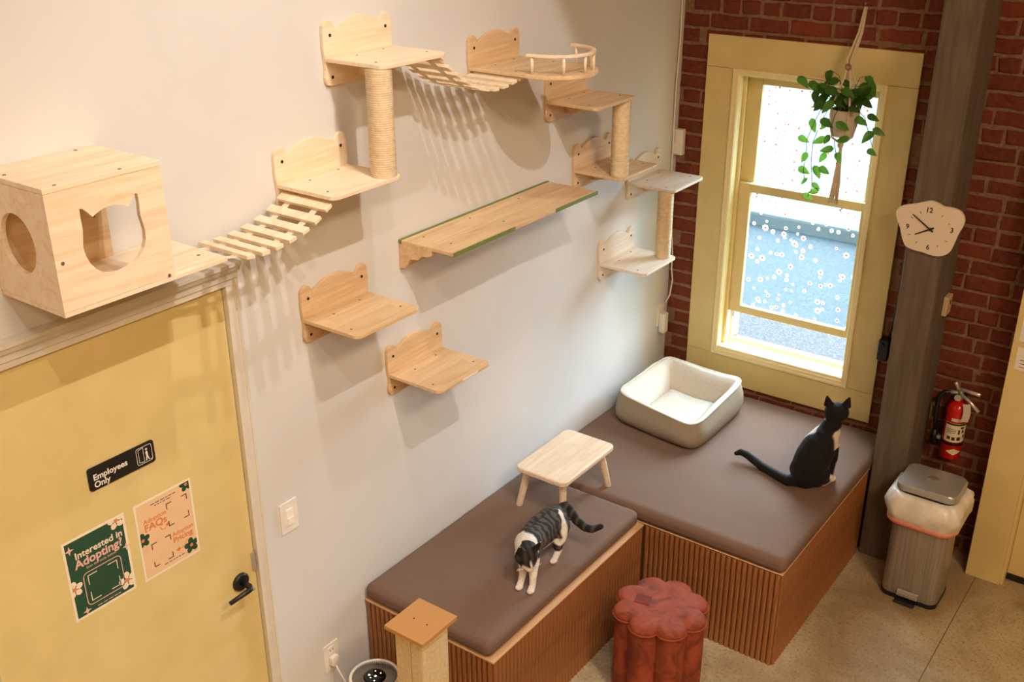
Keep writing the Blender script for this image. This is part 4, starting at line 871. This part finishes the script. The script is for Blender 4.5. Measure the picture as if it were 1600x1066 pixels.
# macrame hanger
M_cord = plain('macrame_cotton', 'd9c6a8', .95, .1, 120)
hg = empty('macrame_hanger', (HX, HY, 1.85), 'beige knotted macrame hanger holding the trailing plant', 'plant hanger')
hk = (.985, -.030, 2.795); rg = (.974, -.135, 2.525)
obj('hook', tube(B(), [(hk[0], .02, hk[2]), (hk[0], -.035, hk[2]), (hk[0], -.05, hk[2]+.008), (hk[0], -.055, hk[2]+.02)], .004, 8), M_screw, hg, True)
for k in range(4):
    a = 2*pi*k/4 + .6; ca, sa = cos(a), sin(a)
    path = [(hk[0]+.004*ca, hk[1]+.006*sa-.008, hk[2]-.002), (.985+.009*ca, -.07+.006*sa, 2.68), (rg[0]+.016*ca, rg[1]+.012*sa, 2.56), (rg[0]+.010*ca, rg[1]+.010*sa, 2.525), (HX+.030*ca, HY+.030*sa, 2.45), (HX+.068*ca, HY+.068*sa, 2.335), (HX+.070*ca, HY+.070*sa, 2.30), (HX+.062*ca, HY+.062*sa, 2.24), (HX+.050*ca, HY+.050*sa, 2.184), (HX+.006*ca, HY+.006*sa, 2.155)]
    obj('cord', tube(B(), path, .005, 8), M_cord, hg, True)
obj('ring', tube(B(), [(rg[0]+.013*cos(q*pi/8), rg[1]-.018, rg[2]+.013*sin(q*pi/8)) for q in range(17)], .004, 8, False), plain('wood_ring', '9a6a44', .6), hg, True)
obj('knot', sph(B(), (HX-.002, HY-.002, 2.147), .015, .015, .022, 14), M_cord, hg, True)
for k in range(14):
    a = 2*pi*k/14; rr = .010; bm = tube(B(), [(HX+.004*cos(a), HY+.004*sin(a), 2.135), (HX+rr*cos(a), HY+rr*sin(a), 2.05), (HX+.016*cos(a+.3), HY+.016*sin(a+.3), 1.95), (HX+.022*cos(a+.5)-.006, HY+.020*sin(a+.5), 1.852+rl.uniform(-.012, .012))], .0032, 6); obj('tassel_strand', bm, M_cord, hg, True)

# ================================================================== CATS
M_fur = NT('cat_fur', .78); at = M_fur.n('ShaderNodeAttribute', attribute_name='fur'); fz = M_fur.noise(1, 4, M_fur.map((260, 260, 120)), .6)
M_fur.col(M_fur.mix(M_fur.ramp(fz, [(.3, (.55, .55, .55)), (.7, (0, 0, 0))]), at.outputs['Color'], M_fur.mix(.7, at.outputs['Color'], (.02, .015, .012, 1)))); M_fur.b.inputs['Sheen Weight'].default_value = .03; M_fur.b.inputs['Specular IOR Level'].default_value = .25; M_fur.bump(fz, .45, .004); M_fur = M_fur.m
def limb(bm, pts, seg=12, step=.006):
    """chain of spheres/tapers: pts = (x, y, z, r)"""
    rings = []
    for (a, b_) in zip(pts, pts[1:]):
        A, Bv = Vector(a[:3]), Vector(b_[:3]); n = max(1, int((Bv-A).length/.012))
        tube(bm, [A + (Bv-A)*k/n for k in range(n+1)], [a[3] + (b_[3]-a[3])*k/n for k in range(n+1)], seg)
    for p in pts: sph(bm, p[:3], p[3], seg=12)
def head_axes(fwd, lat):
    fwd = Vector(fwd).normalized(); lat = Vector(lat); lat = (lat - fwd*lat.dot(fwd)).normalized(); up = lat.cross(fwd).normalized()
    if up.z < 0: up = -up
    return fwd, lat, up
def cat_head(bm, H, fwd, lat, s=1.0, ear=1.0):
    F_, L_, U_ = head_axes(fwd, lat); H = Vector(H); R_ = Matrix((L_, F_, U_)).transposed()
    sph(bm, H, .050*s, .046*s, .042*s, 18, R_)                                # skull
    sph(bm, H + F_*.030*s - U_*.012*s, .036*s, .030*s, .027*s, 16, R_)        # cheeks
    sph(bm, H + F_*.050*s - U_*.016*s, .021*s, .018*s, .017*s, 14, R_)        # muzzle
    sph(bm, H + F_*.040*s + U_*.004*s, .014*s, .022*s, .014*s, 12, R_)        # nose bridge
    sph(bm, H + F_*.046*s - U_*.028*s, .013*s, .013*s, .010*s, 12, R_)        # chin
    for sd in (-1, 1):
        c = H + L_*sd*.030*s + U_*.026*s - F_*.004*s; tip = H + L_*sd*.044*s + U_*.086*s*ear - F_*.006*s
        t_ = bmesh.new(); n = 10; rings = []
        for k in range(6):
            q = k/5; p = c.lerp(tip, q); w = (.022*(1-q)**.8 + .003)*s; d = (.010*(1-q) + .003)*s
            rings.append([p + L_*w*cos(2*pi*j/n) + F_*d*sin(2*pi*j/n) for j in range(n)])
        loft(t_, rings); merge(bm, t_)
    return H, F_, L_, U_
def finish_cat(name, bm, root, colour, voxel=.0042):
    me = bpy.data.meshes.new('tmp'); bmesh.ops.recalc_face_normals(bm, faces=bm.faces[:]); bm.to_mesh(me); bm.free(); t_ = bpy.data.objects.new('tmp', me); COL.objects.link(t_)
    m = t_.modifiers.new('r', 'REMESH'); m.mode = 'VOXEL'; m.voxel_size = voxel; s_ = t_.modifiers.new('s', 'SMOOTH'); s_.factor = .5; s_.iterations = 5
    dg = bpy.context.evaluated_depsgraph_get(); dg.update(); nm = bpy.data.meshes.new_from_object(t_.evaluated_get(dg)); bpy.data.objects.remove(t_)
    nm.name = name; nm.materials.clear(); nm.materials.append(M_fur); nm.shade_smooth()
    at_ = nm.attributes.new('fur', 'FLOAT_COLOR', 'POINT'); cols = []
    for v in nm.vertices: cols.extend((*colour(v.co, v.normal), 1))
    at_.data.foreach_set('color', cols)
    off = wloc(root)
    for v in nm.vertices: v.co -= off
    o = bpy.data.objects.new(name, nm); COL.objects.link(o); o.parent = root; return o
BLACK = lin('0d0b0a')[:3]; WHITE = lin('efe4d6')[:3]; TAB1 = lin('5c4f44')[:3]; TAB2 = lin('1c1613')[:3]
def mixc(a, b, t_): t_ = max(0, min(1, t_)); return tuple(a[i]*(1-t_) + b[i]*t_ for i in range(3))
def sstep(a, b, x): t_ = max(0, min(1, (x-a)/(b-a))); return t_*t_*(3-2*t_)
M_eye = plain('cat_eye', '8a8a3c', .08); M_pupil = plain('cat_pupil', '0a0a0a', .1); M_nose = plain('cat_nose', 'b9776b', .5)

# --- tabby and white cat walking on the small cushion
c1 = empty('cat', (.56, -2.1, HC), 'tabby and white cat standing head-down on the narrower cushion', 'cat')
bm = B()
limb(bm, [(.522, -1.935, .742, .052), (.516, -1.985, .748, .064), (.514, -2.06, .742, .068), (.522, -2.13, .742, .064), (.536, -2.19, .750, .061), (.552, -2.225, .758, .052), (.570, -2.248, .760, .044)], 16)
sph(bm, (.518, -2.07, .722), .062, .12, .058, 16); sph(bm, (.548, -2.22, .725), .050, .045, .055, 14)
H1, F1, L1, U1 = cat_head(bm, (.582, -2.268, .755), (.05, -.03, -.036), (.043, .089, .006), 1.06, 1.0)
for (sx, hx_, px, py) in ((.525, 0, .567, -2.296), (.578, 0, .622, -2.288)):   # front legs
    limb(bm, [(sx, -2.205, .725, .030), (sx+.018, -2.235, .685, .023), ((sx+px)/2+.014, -2.265, .650, .0165), (px-.002, py+.012, .618, .0145), (px, py, .609, .0155)], 12); sph(bm, (px+.004, py-.010, .606), .017, .021, .0125, 12)
limb(bm, [(.552, -1.965, .725, .046), (.572, -2.005, .685, .034), (.580, -2.025, .662, .022), (.583, -2.020, .640, .017), (.584, -2.052, .613, .014)], 12); sph(bm, (.585, -2.064, .607), .017, .023, .0125, 12)
limb(bm, [(.498, -1.94, .72, .044), (.505, -1.955, .682, .032), (.512, -1.925, .655, .019), (.515, -1.895, .637, .015), (.519, -1.895, .613, .0135)], 12); sph(bm, (.521, -1.908, .607), .017, .023, .0125, 12)
TL = [(.522, -1.90, .772, .027), (.530, -1.885, .775, .025), (.560, -1.890, .760, .0225), (.596, -1.900, .735, .021), (.637, -1.895, .712, .0195), (.665, -1.877, .702, .018), (.690, -1.842, .708, .014)]
limb(bm, TL, 12)
def col1(p, n_):
    wob = .012*noise.noise(p*22) + .006*noise.noise(p*55)
    st = .5 + .5*sin(p.y*185 + 5*noise.noise(p*16) + 2.5*noise.noise(p*40)); tab = mixc(TAB2, TAB1, sstep(.35, .75, st)*.9)
    tab = mixc(tab, TAB2, sstep(.010, .0, abs(p.x-.518+wob)) * (p.z > .77)*.8)
    d = p - H1
    if d.length < .062 and (d.dot(F1) > -.015 or d.dot(U1) > .018):
        f_, l_, u_ = d.dot(F1), d.dot(L1), d.dot(U1)
        dark = mixc(BLACK, mixc(TAB2, TAB1, .35), .5 + .5*sin(l_*220))
        wht = max(sstep(.036, .044, f_ + wob*.4) * sstep(.006, -.004, u_), sstep(.006, .002, abs(l_ + .001)) * sstep(.02, .03, f_)*sstep(.03, .012, u_), sstep(-.012, -.02, u_ + wob*.3))
        return mixc(dark, WHITE, wht)
    if d.dot(U1) > .03 and d.length < .10: return mixc(BLACK, TAB2, .4)
    if p.y > -1.915 and p.x > .52 and p.z > .685 or (p.x > .60 and p.y > -1.96):            # tail rings
        return mixc(BLACK, TAB1, sstep(.5, .9, .5 + .5*sin((p.x-.5)*190))*.55)
    w = 0
    zc = .70 + .35*max(0, -2.14 - p.y)
    w = max(w, sstep(zc+.006, zc-.006, p.z + wob))                           # belly and legs
    w = max(w, sstep(-2.188, -2.200, p.y + wob*1.3 + .25*max(0, .786-p.z)))  # neck and chest
    w = max(w, sstep(.012, .004, abs(p.y + 1.985 - .35*(p.z-.74) + wob*.5) - .008) * (p.x > .535)*(p.z < .80))
    if p.y > -2.1 and p.z < .69:                                             # hind legs: grey tabby thigh, white paw
        ring = sstep(.640, .650, p.z + wob) * (1 - sstep(.672, .682, p.z + wob)); w = max(0, 1 - ring)
        if p.x < .54: w *= sstep(.66, .64, p.z)*.6 + .4
    return mixc(tab, WHITE, w)
finish_cat('body', bm, c1, col1)
for sd in (-1, 1):
    e_ = obj('eye', sph(B(), H1 + F1*.034 + L1*sd*.021 + U1*.004, .0085, seg=12), M_eye, c1, True); obj('pupil', sph(B(), H1 + F1*.0410 + L1*sd*.0225 + U1*.004, .0035, seg=8), M_pupil, e_, True)
obj('nose', sph(B(), H1 + F1*.061 - U1*.008, .0055, seg=10), M_nose, c1, True)
for sd in (-1, 1):
    for k in range(3):
        a = H1 + F1*.050 + L1*sd*.014 - U1*.016; obj('whisker', tube(B(), [a, a + L1*sd*.022 + U1*(.004-.004*k), a + L1*sd*.042 + U1*(.002-.009*k) - F1*.004], .0005, 4), M_ink, c1)

# --- tuxedo cat sitting by the window
c2 = empty('cat', (1.26, -.75, HC), 'black and white cat sitting upright facing the window', 'cat')
bm = B(); FW = Vector((.25, .968, 0)).normalized(); LT = Vector((.968, -.25, 0))
def at2(f_, l_, z): p = Vector((1.232, -.768, 0)) + FW*f_ + LT*l_; return (p.x, p.y, z)
limb(bm, [(*at2(-.020, .004, .655), .074), (*at2(-.004, .004, .690), .084), (*at2(.020, .010, .740), .088), (*at2(.048, .016, .790), .083), (*at2(.074, .024, .828), .072), (*at2(.094, .031, .865), .057), (*at2(.105, .035, .90), .046), (*at2(.112, .038, .935), .043)], 18)
sph(bm, at2(.100, .030, .80), .054, .054, .075, 16); sph(bm, at2(.06, .012, .70), .064, .066, .08, 16)
H2, F2, L2, U2 = cat_head(bm, at2(.122, .041, .968), (-.38, .92, -.05), (.92, .38, .03), 1.20, .86)
for sd in (-1, 1):
    sph(bm, at2(.02, sd*.052, .655), .050, .070, .060, 16, Matrix.Rotation(atan2(FW.y, FW.x)-pi/2, 3, 'Z'))     # thighs
    limb(bm, [(*at2(.03, sd*.070, .625), .028), (*at2(.085, sd*.072, .611), .016), (*at2(.105, sd*.072, .609), .015)], 12); sph(bm, at2(.112, sd*.072, .607), .019, .022, .0125, 12)
    limb(bm, [(*at2(.100, .028+sd*.032, .80), .031), (*at2(.108, .030+sd*.036, .73), .023), (*at2(.110, .030+sd*.036, .66), .0165), (*at2(.112, .030+sd*.036, .613), .0145)], 12); sph(bm, at2(.122, .030+sd*.036, .607), .017, .022, .0125, 12)
limb(bm, [(*at2(-.07, -.015, .632), .032), (1.165, -.846, .622, .027), (1.101, -.824, .620, .0245), (1.050, -.803, .618, .0235), (1.0, -.787, .619, .0225), (.95, -.768, .626, .0215), (.905, -.757, .638, .020), (.872, -.760, .645, .0175), (.850, -.770, .634, .012)], 12)
def col2(p, n_):
    d = p - Vector((1.232, -.768, 0)); f_, l_ = d.dot(FW), d.dot(LT); wob = .010*noise.noise(p*24) + .005*noise.noise(p*60); h = p - H2
    w = 0
    if p.z > .945 or (h.length < .07 and p.z > .93):
        w = sstep(.040, .048, h.dot(F2) + wob*.4)*sstep(.0, -.01, h.dot(U2)); w = max(w, sstep(-.030, -.036, h.dot(U2)+wob*.2)*sstep(-.03, -.01, h.dot(F2)))
        return mixc(BLACK, WHITE, w)
    if .80 < p.z < .935:                                                     # bib wrapping round the neck sides
        lc_ = .036 - .30*max(0, .87-p.z); edge = .030 + .45*abs(p.z-.868)
        w = max(w, sstep(edge, edge+.008, abs(l_-lc_) + wob*.6)*sstep(.05, .07, f_ + (l_ < lc_)*.04))
    w = max(w, sstep(.135, .15, f_ + wob)*(p.z > .66))
    w = max(w, sstep(.640, .628, p.z + wob*.5)*sstep(.06, .085, f_))         # paws
    w = max(w, sstep(.622, .612, p.z + wob)*sstep(.045, .06, abs(l_))*(f_ > .0))
    w = max(w, sstep(.022, .012, (Vector(p)-Vector((1.188, -.842, .632))).length + wob*.4)*.8)
    w = max(w, sstep(.10, .115, f_)*sstep(.72, .70, p.z))
    return mixc(BLACK, WHITE, w)
finish_cat('body', bm, c2, col2)
for sd in (-1, 1): obj('eye', sph(B(), H2 + F2*.036 + L2*sd*.023 + U2*.004, .009, seg=12), M_eye, c2, True)
obj('nose', sph(B(), H2 + F2*.067 - U2*.009, .006, seg=10), M_nose, c2, True)
